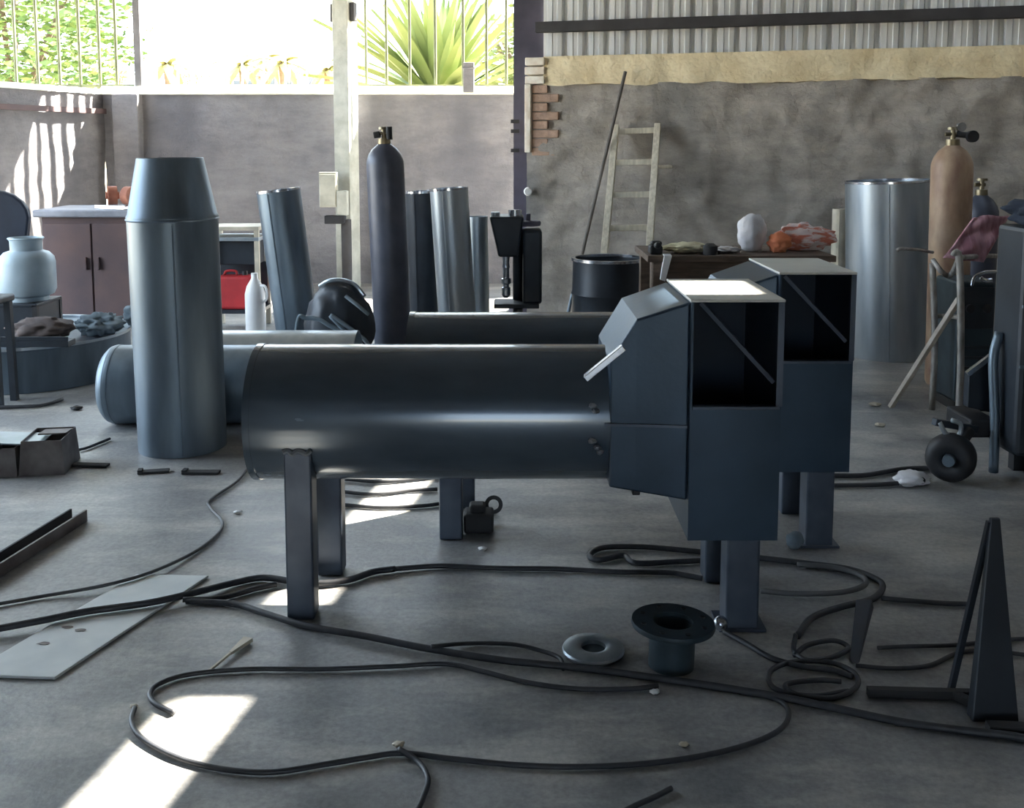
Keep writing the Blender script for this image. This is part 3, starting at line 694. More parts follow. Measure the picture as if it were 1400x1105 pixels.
v = NB(); cyl(v, (0.03, -0.05, h + 0.10), (0.03, -0.02, h + 0.10), 0.026, seg=20); link('gauge', v, M_CHROME, rg, smooth=True)
p = at(1336, 262, 6.3)
gas('grey mauve gas cylinder half hidden behind the tan one', (p.x + 0.05, 6.35, 0), 0.105, p.z - 0.02, M_GAS_D, (0, 0, 0), 1)

# ================================================================== LADDER, POLE, WALL BITS
LT, RT = at(842, 176, 8.13), at(899, 174, 8.09)
LB, RB_ = G(815, 470, 0.02), G(879, 470, 0.02)
t = thing('ladder', 'pale wooden ladder leaning on the rough wall', 'ladder', (LB + RB_) / 2)
o0 = t.location.copy()
for a_, b_ in ((LB, LT), (RB_, RT)):
    bm = NB(); bar(bm, a_ - o0, b_ - o0 + (b_ - a_) * 0.012, 0.05, 0.06); link('stile', bm, M_WOODP, t, bevel=0.004)
for k in range(6):
    f = 0.985 - 0.158 * k
    a_, b_ = LB.lerp(LT, f), RB_.lerp(RT, f)
    bm = NB(); bar(bm, a_ - o0, b_ - o0, 0.03, 0.045); link('rung', bm, M_WOODP, t, bevel=0.004)
p0, p1 = G(771, 452, 0.02), at(855, 98, 8.14)
t = thing('long_pole', 'long dark pole leaning on the wall left of the ladder', 'pole', p0)
bm = NB(); cyl(bm, Vector((0, 0, 0)), (p1 - p0) * 0.3, 0.013, seg=10); link('pole_lower', bm, M_GALV_D, t, smooth=True)
bm = NB(); cyl(bm, (p1 - p0) * 0.28, p1 - p0, 0.0135, seg=10); link('pole_upper', bm, M_POLE, t, smooth=True)
q = at(908, 228, rw(at(908, 228, 8.0).x) - 0.06)
bm = NB(); cyl(bm, (-0.05, 0, 0), (0.05, 0, 0.0), 0.016, seg=10); cyl(bm, (0.05, 0, 0), (0.05, 0.07, 0), 0.014, seg=10)
tag(link('wall_hook', bm, M_WOODP, loc=q, smooth=True), 'small pale hook on the wall just right of the ladder', 'hook')
q = at(722, 262, 8.36)
bm = NB(); lathe(bm, [(0, 0), (0.028, 0.0), (0.036, 0.02), (0.03, 0.045), (0.012, 0.06), (0.012, 0.14)], 20)
bmesh.ops.rotate(bm, verts=bm.verts, cent=(0, 0, 0), matrix=Matrix.Rotation(R(-90), 3, 'X'))
tag(link('wall_lamp', bm, M_WHITE, loc=q, smooth=True), 'small white bulb on the end of the rough wall', 'lamp')

# ================================================================== DRILL STAND (black machine)
p = at(704, 330, 6.85)
t = thing('drill_press', 'dark upright drill press with a bright spindle behind the ducts', 'drill press', (p.x, 6.85, 0))
bm = NB(); box(bm, -0.16, 0.2, -0.16, 0.18, 0, 0.04); link('base', bm, M_DARKMACH, t, bevel=0.008)
bm = NB(); cyl(bm, (0.02, 0.08, 0.04), (0.02, 0.08, 0.85), 0.035, seg=16); link('column', bm, M_DARKMACH, t, smooth=True)
bm = NB(); hexa(bm, [(-0.11, -0.12, 0.68), (0.02, -0.12, 0.68), (0.02, 0.14, 0.68), (-0.11, 0.14, 0.68), (-0.17, -0.14, 0.95), (0.06, -0.14, 0.95), (0.06, 0.16, 0.95), (-0.17, 0.16, 0.95)]); link('head', bm, M_DARKMACH, t, bevel=0.015)
bm = NB(); cyl(bm, (-0.13, -0.05, 0.95), (-0.13, -0.05, 0.975), 0.03, seg=14); link('cap', bm, M_GALV, t, smooth=True)
bm = NB(); cyl(bm, (0.0, -0.05, 0.95), (0.0, -0.05, 0.99), 0.045, seg=16); link('cap', bm, M_CHROME, t, smooth=True)
bm = NB(); lathe(bm, [(0, 0.4), (0.012, 0.4), (0.03, 0.42), (0.03, 0.47), (0.02, 0.475), (0.02, 0.49), (0.033, 0.5), (0.033, 0.53), (0.022, 0.535), (0.022, 0.60), (0.026, 0.605), (0.022, 0.64), (0.026, 0.69), (0, 0.7)], 20); link('spindle', bm, M_CHROME, t, smooth=True, loc=(-0.06, -0.06, 0))
bm = NB(); box(bm, -0.14, 0.16, -0.15, 0.1, 0.34, 0.37); link('table', bm, M_DARKMACH, t, bevel=0.006)
bm = NB(); box(bm, 0.05, 0.18, -0.1, 0.1, 0.36, 0.86); link('motor_case', bm, M_DARKMACH, t, bevel=0.02)
bm = NB(); lathe(bm, [(0, 0.88), (0.08, 0.88), (0.085, 0.9), (0.08, 0.912), (0.015, 0.916), (0.015, 0.96), (0, 0.962)], 24); link('top_pulley', bm, M_STEEL_COL, t, smooth=True, loc=(0.09, 0, 0))

# ================================================================== WORKBENCH AND WHAT LIES ON IT
bz = at(950, 350, 5.55).z
bx0, bx1 = at(884, 350, 5.6).x, at(1140, 350, 5.6).x
t = thing('workbench', 'dark wooden workbench behind the ducts, crowded with rags and sacks', 'workbench', ((bx0 + bx1) / 2, 5.85, 0))
hw = (bx1 - bx0) / 2
for k in range(3):
    bm = NB(); box(bm, -hw, hw, -0.3 + k * 0.2 + 0.003, -0.3 + (k + 1) * 0.2 - 0.003, bz - 0.035, bz); link('top_plank', bm, M_WOODD, t, bevel=0.004)
for sx in (-1, 1):
    for sy in (-1, 1):
        bm = NB(); box(bm, sx * (hw - 0.06) - 0.035, sx * (hw - 0.06) + 0.035, sy * 0.24 - 0.035, sy * 0.24 + 0.035, 0, bz - 0.035); link('leg', bm, M_WOODD, t, bevel=0.004)
bm = NB(); box(bm, -hw + 0.03, hw - 0.03, -0.285, -0.26, bz - 0.2, bz - 0.036); link('apron', bm, M_WOODD, t, bevel=0.003)
bm = NB(); box(bm, -hw + 0.03, hw - 0.03, -0.25, 0.25, 0.15, 0.18); link('shelf', bm, M_WOODD, t, bevel=0.003)
def lay(name, label, cat, px, py, Y, z, sx, sy, sz, m, amp=0.25, freq=2.5, seed=0, rot=0, group=None):
    q = at(px, py, Y); bm = NB(); blob(bm, sx, sy, sz, amp, freq, seed, 4)
    return tag(link(name, bm, m, smooth=True, auto=False, loc=(q.x, Y, z), rot=(0, 0, rot)), label, cat, group)
lay('rag', 'crumpled beige rag on the left end of the workbench', 'rag', 936, 345, 5.72, bz, 0.115, 0.09, 0.028, M_BEIGE, 0.35, 2.2, 1)
lay('rag', 'white rag heap in the middle of the workbench', 'rag', 995, 346, 5.7, bz, 0.07, 0.06, 0.018, M_WHITECLOTH, 0.35, 2.2, 5)
q = at(908, 368, 5.54)
bm = NB(); hexa(bm, [(-0.022, -0.008, -0.13), (0.006, -0.008, -0.14), (0.006, 0.004, -0.14), (-0.022, 0.004, -0.13), (0.0, -0.01, 0.0), (0.04, -0.01, 0.0), (0.04, 0.05, 0.006), (0.0, 0.05, 0.006)])
tag(link('paper_strip', bm, M_WHITE, loc=(q.x, 5.54, bz + 0.002)), 'white paper strip hanging over the left end of the workbench', 'paper')
q = at(897, 355, 5.62)
bm = NB(); box(bm, -0.035, 0.035, -0.05, 0.05, 0, 0.05); box(bm, -0.03, 0.03, -0.06, 0.0, 0.05, 0.075); cyl(bm, (0, -0.05, 0.05), (0, -0.12, 0.06), 0.018, seg=12)
tag(link('grinder', bm, M_BLACK, loc=(q.x, 5.66, bz), bevel=0.01), 'black hand grinder on the leftmost corner of the workbench', 'tool')
q = at(971, 350, 5.62)
bm = NB(); cyl(bm, (0, 0, 0), (0, 0, 0.05), 0.04, seg=18); cyl(bm, (0, 0, 0.05), (0, 0, 0.062), 0.035, 0.02, seg=18)
tag(link('small_tin', bm, M_SMUDGE, loc=(q.x, 5.62, bz), smooth=True), 'small dark tin on the workbench right of the beige rag', 'tin')
lay('sack', 'upright white rounded sack on the workbench', 'sack', 1027, 345, 5.8, bz, 0.082, 0.075, 0.108, M_WHITECLOTH, 0.12, 1.8, 3)
lay('cloth_bundle', 'bright orange cloth bundle against the white sack', 'cloth', 1066, 345, 5.74, bz, 0.062, 0.06, 0.055, M_ORANGE, 0.25, 2.2, 4)
lay('cloth_bundle', 'red and white printed cloth bundle right of the orange one', 'cloth', 1098, 345, 5.86, bz, 0.155, 0.08, 0.075, M_STRIPE, 0.3, 2.0, 6)

# ================================================================== LEFT BACKGROUND
# brown cabinet-bench with grey top
q0, q1 = at(55, 300, 8.0), at(192, 300, 8.0)
t = thing('cabinet', 'brown enamel cabinet with a grey tin top under the striped wall', 'cabinet', ((q0.x + q1.x) / 2, 8.3, 0))
hw = (q1.x - q0.x) / 2; zt = at(100, 292, 8.0).z
bm = NB(); box(bm, -hw, hw, -0.28, 0.3, 0.0, zt - 0.03); link('body', bm, M_BROWN, t, bevel=0.006)
for k in (-1, 1):
    bm = NB(); box(bm, min(0, k * (hw - 0.02)) + 0.006, max(0, k * (hw - 0.02)) - 0.006, -0.295, -0.28, 0.06, zt - 0.08); d = link('door', bm, M_BROWN, t, bevel=0.005)
    bm = NB(); box(bm, k * 0.05 - 0.01, k * 0.05 + 0.01, -0.32, -0.295, zt * .5, zt * .5 + 0.1); link('handle', bm, M_BROWN, d, bevel=0.003)
bm = NB(); box(bm, -hw - 0.05, hw + 0.03, -0.33, 0.33, zt - 0.03, zt + 0.03); link('top', bm, M_GREYTOP, t, bevel=0.012)
for i, (px, lab) in enumerate(((150, 'rusty orange pulley on the right end of the brown cabinet'), (178, 'rusty orange roller beside the coned tube, on the brown cabinet'))):
    q = at(px, 260, 8.2)
    bm = NB(); cyl(bm, (-0.035, 0, 0.075), (0.035, 0, 0.075), 0.075, seg=20); cyl(bm, (-0.05, 0, 0.075), (0.05, 0, 0.075), 0.03, seg=14)
    tag(link('pulley', bm, M_RUST, loc=(q.x, 8.25 - 0.06 * i, zt + 0.055), rot=(0, 0, R(25 * (1 - 2 * i))), smooth=True), lab, 'pulley')
q = at(165, 275, 8.1)
bm = NB(); box(bm, -0.17, 0.12, -0.12, 0.16, 0.0, 0.022); box(bm, -0.17, 0.12, -0.13, -0.12, -0.0, 0.03)
tag(link('steel_plate', bm, M_CHROME, loc=(q.x, 8.15, zt + 0.031), rot=(0, 0, R(-20)), bevel=0.003), 'bright edged steel plate under the rusty pulleys', 'plate')
# chair at the left edge
t = thing('chair', 'black padded chair with a rounded back at the left edge', 'chair', (-3.72, 7.35, 0), R(12))
bm = NB()
pts = [(0.24 * math.cos(a_) if True else 0, 0.9 + 0.2 * math.sin(a_)) for a_ in [math.pi * k / 10 for k in range(11)]] + [(-0.2, 0.62), (0.2, 0.62)]
lo = [bm.verts.new((x, -0.03, z)) for x, z in pts]; hi = [bm.verts.new((x, 0.04, z)) for x, z in pts]
bm.faces.new(lo); bm.faces.new(hi[::-1])
for i in range(len(pts)): j = (i + 1) % len(pts); bm.faces.new([lo[i], lo[j], hi[j], hi[i]])
link('backrest', bm, M_INDIGO, t, bevel=0.02)
bm = NB(); box(bm, -0.22, 0.22, -0.42, 0.0, 0.42, 0.49); link('seat', bm, M_INDIGO, t, bevel=0.025)
bm = NB(); bar(bm, (0, 0.02, 0.44), (0, 0.05, 0.72), 0.05, 0.02); link('back_support', bm, M_BLACK, t)
for sx in (-1, 1):
    for y in (-0.38, -0.02):
        bm = NB(); cyl(bm, (sx * 0.19, y, 0), (sx * 0.18, y, 0.43), 0.014, seg=10); link('leg', bm, M_BLACK, t, smooth=True)
# things on the shallow drum
DZ = 0.269
bm = NB(); box(bm, -0.2, 0.2, -0.17, 0.17, 0, 0.03)
t = thing('crate', 'black steel crate on the shallow drum under the pale gas bottle', 'crate', (-3.08, 6.3, DZ - 0.018))
link('bottom', bm, M_DARKMACH, t)
for sx in (-1, 1):
    for sy in (-1, 1):
        bm = NB(); box(bm, sx * 0.19 - 0.015, sx * 0.19 + 0.015, sy * 0.16 - 0.015, sy * 0.16 + 0.015, 0, 0.2); link('corner_post', bm, M_BLACK, t)
for k, (a0, a1, b0, b1) in enumerate(((-0.2, 0.2, -0.17, -0.16), (-0.2, 0.2, 0.16, 0.17), (-0.2, -0.19, -0.16, 0.16), (0.19, 0.2, -0.16, 0.16))):
    bm = NB(); box(bm, a0, a1, b0, b1, 0.03, 0.19); link('side_panel', bm, M_DARKMACH, t)
bm = NB(); box(bm, -0.205, 0.205, -0.175, 0.175, 0.19, 0.21); link('lid', bm, M_DARKMACH, t, bevel=0.004)
q = at(32, 370, 6.25)
t = thing('gas_bottle', 'squat pale blue gas bottle with a collar at the left edge', 'gas bottle', (q.x, 6.3, DZ + 0.192))
bm = NB(); lathe(bm, [(0, 0.02), (0.11, 0.02), (0.152, 0.04), (0.165, 0.07), (0.165, 0.235), (0.158, 0.268), (0.13, 0.298), (0.07, 0.318), (0, 0.32)], 40); link('bottle', bm, M_LPG, t, smooth=True)
bm = NB(); lathe(bm, [(0.115, 0.0), (0.12, 0.0), (0.12, 0.04), (0.115, 0.04)], 32, closed=True); link('foot_ring', bm, M_LPG, t, smooth=True)
bm = NB(); lathe(bm, [(0.092, 0.30), (0.094, 0.37), (0.106, 0.384), (0.102, 0.39), (0.088, 0.374), (0.086, 0.30)], 32, closed=True); link('collar', bm, M_LPG, t, smooth=True)
bm = NB(); cyl(bm, (0, 0, 0.31), (0, 0, 0.37), 0.018, seg=12); cyl(bm, (0, 0, 0.345), (0.05, -0.02, 0.345), 0.01, seg=10); link('valve', bm, M_VALVE, t, smooth=True)
t = thing('stool', 'black stool frame standing at the left edge before the pale gas bottle', 'stool', (at(2, 420, 5.62).x - 0.02, 5.52, 0))
bm = NB(); box(bm, -0.12, 0.10, -0.1, 0.1, 0.56, 0.60); link('seat', bm, M_DARKMACH, t, bevel=0.01)
bm = NB(); box(bm, -0.11, 0.09, -0.1, -0.08, 0.46, 0.49); link('rail', bm, M_GALV_D, t)
for sx in (-0.1, 0.075):
    for sy in (-0.085, 0.085):
        bm = NB(); bar(bm, (sx, sy, 0), (sx * 0.9, sy * 0.9, 0.57), 0.035, 0.035); link('leg', bm, M_DARKMACH, t)
def lay3(name, label, cat, loc, s, m, amp, freq, seed, rot=0):
    bm = NB(); blob(bm, *s, amp, freq, seed, 4)
    return tag(link(name, bm, m, smooth=True, auto=False, loc=loc, rot=(0, 0, rot)), label, cat)
q = at(62, 440, 5.95); lay3('canvas_bag', 'slumped brown canvas bag on the shallow drum', 'bag', (q.x - 0.04, 5.98, DZ - 0.012), (0.18, 0.11, 0.075), M_BROWNC, 0.25, 2.0, 2)
q = at(125, 440, 6.2); lay3('rag', 'pale blue grey rag heap in the middle of the shallow drum', 'rag', (q.x + 0.03, 6.24, DZ - 0.012), (0.13, 0.12, 0.06), M_RAG, 0.45, 2.6, 3)
q = at(165, 440, 6.3); lay3('rag', 'rounded grey rag bundle at the right end of the shallow drum', 'rag', (q.x + 0.05, 6.46, DZ - 0.004), (0.085, 0.09, 0.075), M_RAG, 0.3, 2.2, 8)
q = at(55, 462, 5.85)
bm = NB(); box(bm, -0.2, 0.2, -0.05, 0.05, 0, 0.035); box(bm, -0.2, 0.2, -0.05, -0.04, 0.035, 0.06)
tag(link('angle_iron', bm, M_DARKMACH, loc=(q.x, 5.81, DZ - 0.001), bevel=0.003), 'dark angle iron along the front of the shallow drum', 'angle iron')

# red container, cream framed trolley between coned tube and slanting tube
t = thing('shelf_trolley', 'small cream framed trolley behind the coned tube', 'trolley', (at(328, 400, 7.9).x, 7.95, 0))
for sx in (-0.2, 0.17):
    for sy in (-0.16, 0.16):
        bm = NB(); bar(bm, (sx, sy, 0), (sx, sy, 0.80), 0.035, 0.035); link('post', bm, M_CREAM, t)
for z, m in ((0.80, M_CREAM), (0.72, M_GALV), (0.16, M_DARKMACH)):
    bm = NB(); box(bm, -0.22, 0.19, -0.18, 0.18, z - 0.03, z); link('shelf', bm, m, t, bevel=0.003)
bm = NB(); box(bm, -0.19, 0.15, -0.1, 0.14, 0.5, 0.68); link('drawer', bm, M_DARKMACH, t, bevel=0.005)
bm = NB(); box(bm, -0.2, 0.17, 0.14, 0.15, 0.16, 0.5); link('back_panel', bm, M_DARKMACH, t)
t = thing('red_can', 'red plastic fuel can on the cream framed trolley', 'can', (at(322, 400, 7.8).x, 7.86, 0.16))
bm = NB(); box(bm, -0.14, 0.13, -0.08, 0.08, 0, 0.26); link('can_body', bm, M_RED, t, bevel=0.025)
bm = NB(); cyl(bm, (0.06, 0, 0.26), (0.06, 0, 0.29), 0.022, seg=12); link('cap', bm, M_BLACK, t, smooth=True)
bm = NB(); sweep(bm, catmull([(-0.1, 0, 0.26), (-0.08, 0, 0.29), (-0.01, 0, 0.29), (0.0, 0, 0.26)], 5), 0.01, 8); link('handle', bm, M_RED, t, smooth=True)
q = at(351, 390, 7.72)
t = thing('white_jug', 'white plastic jug beside the red fuel can', 'jug', (q.x, 7.66, 0))
bm = NB(); lathe(bm, [(0, 0), (0.07, 0), (0.075, 0.02), (0.075, 0.3), (0.06, 0.36), (0.025, 0.42), (0.025, 0.46), (0, 0.46)], 24); link('jug_body', bm, M_WHITE, t, smooth=True)
bm = NB(); sweep(bm, catmull([(0.05, -0.03, 0.37), (0.09, -0.04, 0.36), (0.1, -0.04, 0.28), (0.07, -0.03, 0.24)], 5), 0.01, 8); link('handle', bm, M_WHITE, t, smooth=True)

# black bundle behind the nearest duct
q = at(462, 420, 6.0)
t = thing('tool_bag', 'black tool bag with a grey rim behind the nearest duct', 'bag', (q.x, 6.05, 0))
bm = NB(); blob(bm, 0.2, 0.16, 0.31, 0.12, 1.8, 5, 4); link('bag_body', bm, M_DARKMACH, t, smooth=True, auto=False)
bm = NB(); sweep(bm, catmull([(-0.11, -0.02, 0.585), (-0.05, -0.06, 0.62), (0.03, -0.06, 0.625), (0.1, -0.02, 0.59), (0.16, -0.06, 0.53)], 6), 0.012, 8); link('rim', bm, M_GALV, t, smooth=True)
bm = NB(); sweep(bm, catmull([(0.06, -0.13, 0.54), (0.13, -0.15, 0.49), (0.19, -0.12, 0.43)], 6), 0.012, 8); link('strap', bm, M_RAG, t, smooth=True)
bm = NB()
pts = [at(x_, y_, 5.82) for x_, y_ in ((407, 441), (418, 435), (436, 437), (452, 446), (470, 452), (452, 432), (466, 440), (486, 455), (505, 475))]
pts = [Vector((p.x, p.y, p.z)) for p in pts]; pts = [Vector((pts[0].x - 0.04, 5.82, 0.012))] + pts + [Vector((pts[-1].x + 0.05, 5.82, 0.012))]
sweep(bm, catmull(pts, 6), 0.013, 8)
tag(link('hose', bm, M_RAG, smooth=True, auto=False), 'pale grey hose looped in front of the black tool bag', 'hose')

# ================================================================== RIGHT SIDE: TROLLEY, CART, PLANK
t = thing('cylinder_trolley', 'tubular steel trolley frame holding the tan gas cylinder', 'trolley', (2.5, 5.6, 0))
o0 = t.location.copy()
def tb(name, pts, r, m=M_WOODP, n=6):
    bm = NB(); sweep(bm, catmull([Vector(p) - o0 for p in pts], n), r, 10); return link(name, bm, m, t, smooth=True, auto=False)
M_TUBE = mat('scuffed_tube_steel', (176, 172, 168), 0.5, 0.3, (120, 114, 108), 9, stretch=(2, 2, 1))
q = G(1274, 560); q2 = G(1309, 590)
tb('post', [(q.x, q.y, 0.0), (q.x, q.y, 0.35), at(1275, 360, q.y)], 0.017, M_TUBE)
tb('post', [(q2.x, q2.y, 0.03), (q2.x + 0.0, q2.y, 0.35), at(1312, 360, q2.y), at(1303, 345, q2.y)], 0.017, M_TUBE)
q3 = G(1369, 520)
tb('post', [(q3.x, q3.y, 0.03), (q3.x, q3.y, 0.35), at(1372, 350, q3.y), at(1384, 315, q3.y)], 0.02, M_TUBE)
tb('cross_bar', [at(1275, 433, q.y), at(1292, 432, q.y + 0.02), at(1311, 434, q2.y)], 0.012, M_TUBE)
tb('cross_bar', [at(1312, 352, q2.y), at(1345, 350, 5.4), at(1372, 350, q3.y)], 0.013, M_TUBE)
tb('side_rail', [at(1275, 345, q.y), at(1258, 342, q.y - 0.05), at(1232, 340, q.y - 0.1), at(1226, 343, q.y - 0.1)], 0.009, M_TUBE)
tb('side_rail', [(q2.x, q2.y, 0.1), at(1335, 560, 5.5), (q3.x, q3.y, 0.1)], 0.012, M_PURLIN)
tb('holder_bow', [at(1275, 355, q.y), at(1288, 372, q.y - 0.05), at(1300, 376, q.y - 0.05), at(1312, 352, q2.y)], 0.014, M_TUBE)
tb('hanging_clip', [at(1328, 392, 5.35), at(1334, 378, 5.35), at(1350, 372, 5.35), at(1366, 372, 5.38)], 0.010, M_CHROME)
tb('hanging_clip', [at(1340, 380, 5.33), at(1348, 384, 5.33), at(1356, 383, 5.33)], 0.012, M_CHROME)
# welding machine behind it
t = thing('welding_machine', 'dark teal upright welding machine behind the trolley posts', 'welding machine', (2.455, 5.5, 0))
bm = NB(); box(bm, -0.1, 0.1, -0.15, 0.15, 0.05, 0.70); link('case', bm, M_TEAL, t, bevel=0.015)
bm = NB(); box(bm, -0.085, 0.085, -0.162, -0.15, 0.45, 0.67); link('control_panel', bm, M_DARKMACH, t, bevel=0.004)
for k in range(2):
    bm = NB(); cyl(bm, (-0.045 + 0.09 * k, -0.18, 0.56), (-0.045 + 0.09 * k, -0.162, 0.56), 0.022, seg=14); link('dial', bm, M_BLACK, t, smooth=True)
for k in range(5):
    bm = NB(); box(bm, -0.08, 0.08, -0.155, -0.15, 0.12 + k * 0.055, 0.135 + k * 0.055); link('vent_slat', bm, M_DARKMACH, t)
for sx in (-0.07, 0.07):
    bm = NB(); box(bm, sx - 0.02, sx + 0.02, -0.14, 0.14, 0, 0.05); link('foot', bm, M_BLACK, t)
# pink towel hung over the trolley
def sheet(name, label, cat, quad, m, thick=0.012, nu=16, nv=12, amp=0.02, seed=0):
    bm = NB(); P = [Vector(p) for p in quad]; g = []; nrm = (P[1] - P[0]).cross(P[3] - P[0]).normalized()
    for i in range(nu + 1):
        row = []
        for j in range(nv + 1):
            u, v_ = i / nu, j / nv
            p = (P[0].lerp(P[1], u)).lerp(P[3].lerp(P[2], u), v_)
            p += nrm * amp * (math.sin(u * 9 + seed) * 0.6 + noise.noise(Vector((u * 4, v_ * 3, seed))) * 1.2)
            row.append(bm.verts.new(p))
        g.append(row)
    for i in range(nu):
        for j in range(nv): bm.faces.new([g[i][j], g[i + 1][j], g[i + 1][j + 1], g[i][j + 1]])
    o = link(name, bm, m, smooth=True, auto=False)
    s_ = o.modifiers.new('thick', 'SOLIDIFY'); s_.thickness = thick
    return tag(o, label, cat)
sheet('towel', 'faded pink towel slung diagonally over the trolley posts', 'towel',
      [at(1290, 352, 5.25), at(1330, 298, 5.3), at(1378, 296, 5.3), at(1345, 358, 5.22)], M_PINK, amp=0.02, seed=2)
# black machine on wheels at the right edge
t = thing('welding_cart', 'black machine cart on small wheels at the right edge', 'cart', (2.3, 4.35, 0))
o0 = t.location.copy()
bm = NB(); box(bm, -0.21, 0.25, -0.2, 0.05, 0.12, 1.08); link('cabinet', bm, M_DARKMACH, t, bevel=0.02)
bm = NB(); box(bm, -0.33, -0.211, -0.05, 0.2, 0.16, 0.24); link('platform', bm, M_BLACK, t, bevel=0.01)
bm = NB(); box(bm, -0.11, 0.24, -0.17, -0.12, 0.0, 0.13); link('skid', bm, M_BLACK, t)
bm = NB(); box(bm, -0.11, 0.24, 0.0, 0.05, 0.0, 0.13); link('skid', bm, M_BLACK, t)
for z in (0.5, 0.75):
    bm = NB(); box(bm, -0.21, 0.24, -0.21, -0.2, z, z + 0.012); link('panel_seam', bm, M_GALV_D, t)
bm = NB(); sweep(bm, catmull([Vector((-0.235, -0.08, 0.02)), Vector((-0.24, -0.08, 0.25)), Vector((-0.25, -0.06, 0.5)), Vector((-0.22, -0.04, 0.62))], 6), 0.02, 10); link('handle_tube', bm, M_GALV_D, t, smooth=True, auto=False)
bm = NB(); hexa(bm, [(-0.3, 0.05, 0.27), (-0.17, 0.05, 0.24), (-0.17, 0.1, 0.24), (-0.3, 0.1, 0.27), (-0.3, 0.05, 0.42), (-0.2, 0.05, 0.5), (-0.2, 0.1, 0.5), (-0.3, 0.1, 0.42)]); gd = link('guard', bm, M_DARKMACH, t, bevel=0.004)
bm = NB(); bar(bm, (-0.31, 0.045, 0.42), (-0.21, 0.045, 0.50), 0.02, 0.02); link('guard_edge', bm, M_CHROME, gd)
wq = G(1306, 668)
for k, dx in enumerate((0.0,)):
    bm = NB(); lathe(bm, [(0.03, -0.05), (0.075, -0.055), (0.098, -0.035), (0.102, 0), (0.098, 0.035), (0.075, 0.055), (0.03, 0.05)], 32, closed=True)
    bmesh.ops.rotate(bm, verts=bm.verts, cent=(0, 0, 0), matrix=Matrix.Rotation(R(-32), 3, 'Z') @ Matrix.Rotation(R(90), 3, 'X'))
    wo = link('wheel', bm, M_BLACK, t, smooth=True, auto=False, loc=(wq.x - o0.x + 0.02, wq.y - o0.y + 0.10, 0.102))
    bm = NB(); cyl(bm, (-0.07, 0, 0), (0.07, 0, 0), 0.025, seg=14)
    bmesh.ops.rotate(bm, verts=bm.verts, cent=(0, 0, 0), matrix=Matrix.Rotation(R(58), 3, 'Z')); link('hub', bm, M_GALV_D, wo, smooth=True)
bm = NB(); bar(bm, (wq.x - o0.x + 0.02, wq.y - o0.y + 0.12, 0.10), (wq.x - o0.x + 0.12, wq.y - o0.y + 0.16, 0.21), 0.05, 0.04); link('wheel_fork', bm, M_BLACK, t, bevel=0.006)
bm = NB(); bar(bm, (wq.x - o0.x - 0.05, wq.y - o0.y + 0.12, 0.25), (wq.x - o0.x + 0.16, wq.y - o0.y + 0.18, 0.2), 0.03, 0.03); link('tow_hook', bm, M_DARKMACH, t, bevel=0.004)
bm = NB(); sweep(bm, catmull([Vector((wq.x - o0.x + a_, wq.y - o0.y + 0.11, b_)) for a_, b_ in ((-0.03, 0.25), (0.0, 0.2), (0.05, 0.19), (0.06, 0.24), (0.02, 0.26))], 5), 0.01, 8); link('clamp', bm, M_GALV, t, smooth=True, auto=False)
q = at(1378, 300, 4.35)
bm = NB(); blob(bm, 0.17, 0.18, 0.06, 0.25, 2.0, 9, 4)
tag(link('jacket', bm, M_NAVY, smooth=True, auto=False, loc=(2.25, 4.28, 1.08)), 'folded navy jacket on top of the black cart at the right edge', 'jacket')
# leaning plank
a_, b_ = G(1218, 556, 0.012), at(1312, 408, 5.05)
t_ = NB(); bar(t_, Vector((0, 0, 0)), b_ - a_, 0.034, 0.022)
tag(link('wood_strip', t_, M_PLANK, loc=a_, bevel=0.003), 'bleached wooden strip leaning against the trolley post', 'plank')

# ================================================================== FLOOR ITEMS
# white board under the cable
B = [G(187, 788), G(285, 790), G(75, 930), G(-48, 926)]
c0 = sum(B, Vector()) / 4
bm = NB(); hexa(bm, [(p - c0) for p in (B[3], B[2], B[1], B[0])] + [(p - c0) + Vector((0, 0, 0.008)) for p in (B[3], B[2], B[1], B[0])])
bd = tag(link('white_board', bm, M_BOARD, loc=c0, bevel=0.002), 'long white sheet board lying on the floor under the cables', 'board')
for k, (px, py) in enumerate(((92, 858), (60, 880), (110, 862))):
    bm = NB(); blob(bm, 0.016, 0.009, 0.001, 0.4, 2.5, k, 2); link('smudge', bm, M_TIN, bd, loc=G(px, py, 0.008) - c0)
# channel iron at the left edge
A0, A1 = G(108, 712, 0.0), G(-32, 801, 0.0)
d = (A1 - A0); L_ = d.length; ang = math.atan2(d.y, d.x)
t = thing('channel_iron', 'dark steel channel lying on the floor at the left edge', 'channel', A0, ang)
bm = NB(); box(bm, 0, L_, -0.035, 0.035, 0, 0.008); link('web', bm, M_TIN, t)
bm = NB(); box(bm, 0, L_, -0.035, -0.027, 0.008, 0.045); link('flange', bm, M_SMUDGE, t)
bm = NB(); box(bm, 0, L_, 0.027, 0.035, 0.008, 0.045); link('flange', bm, M_TIN, t)
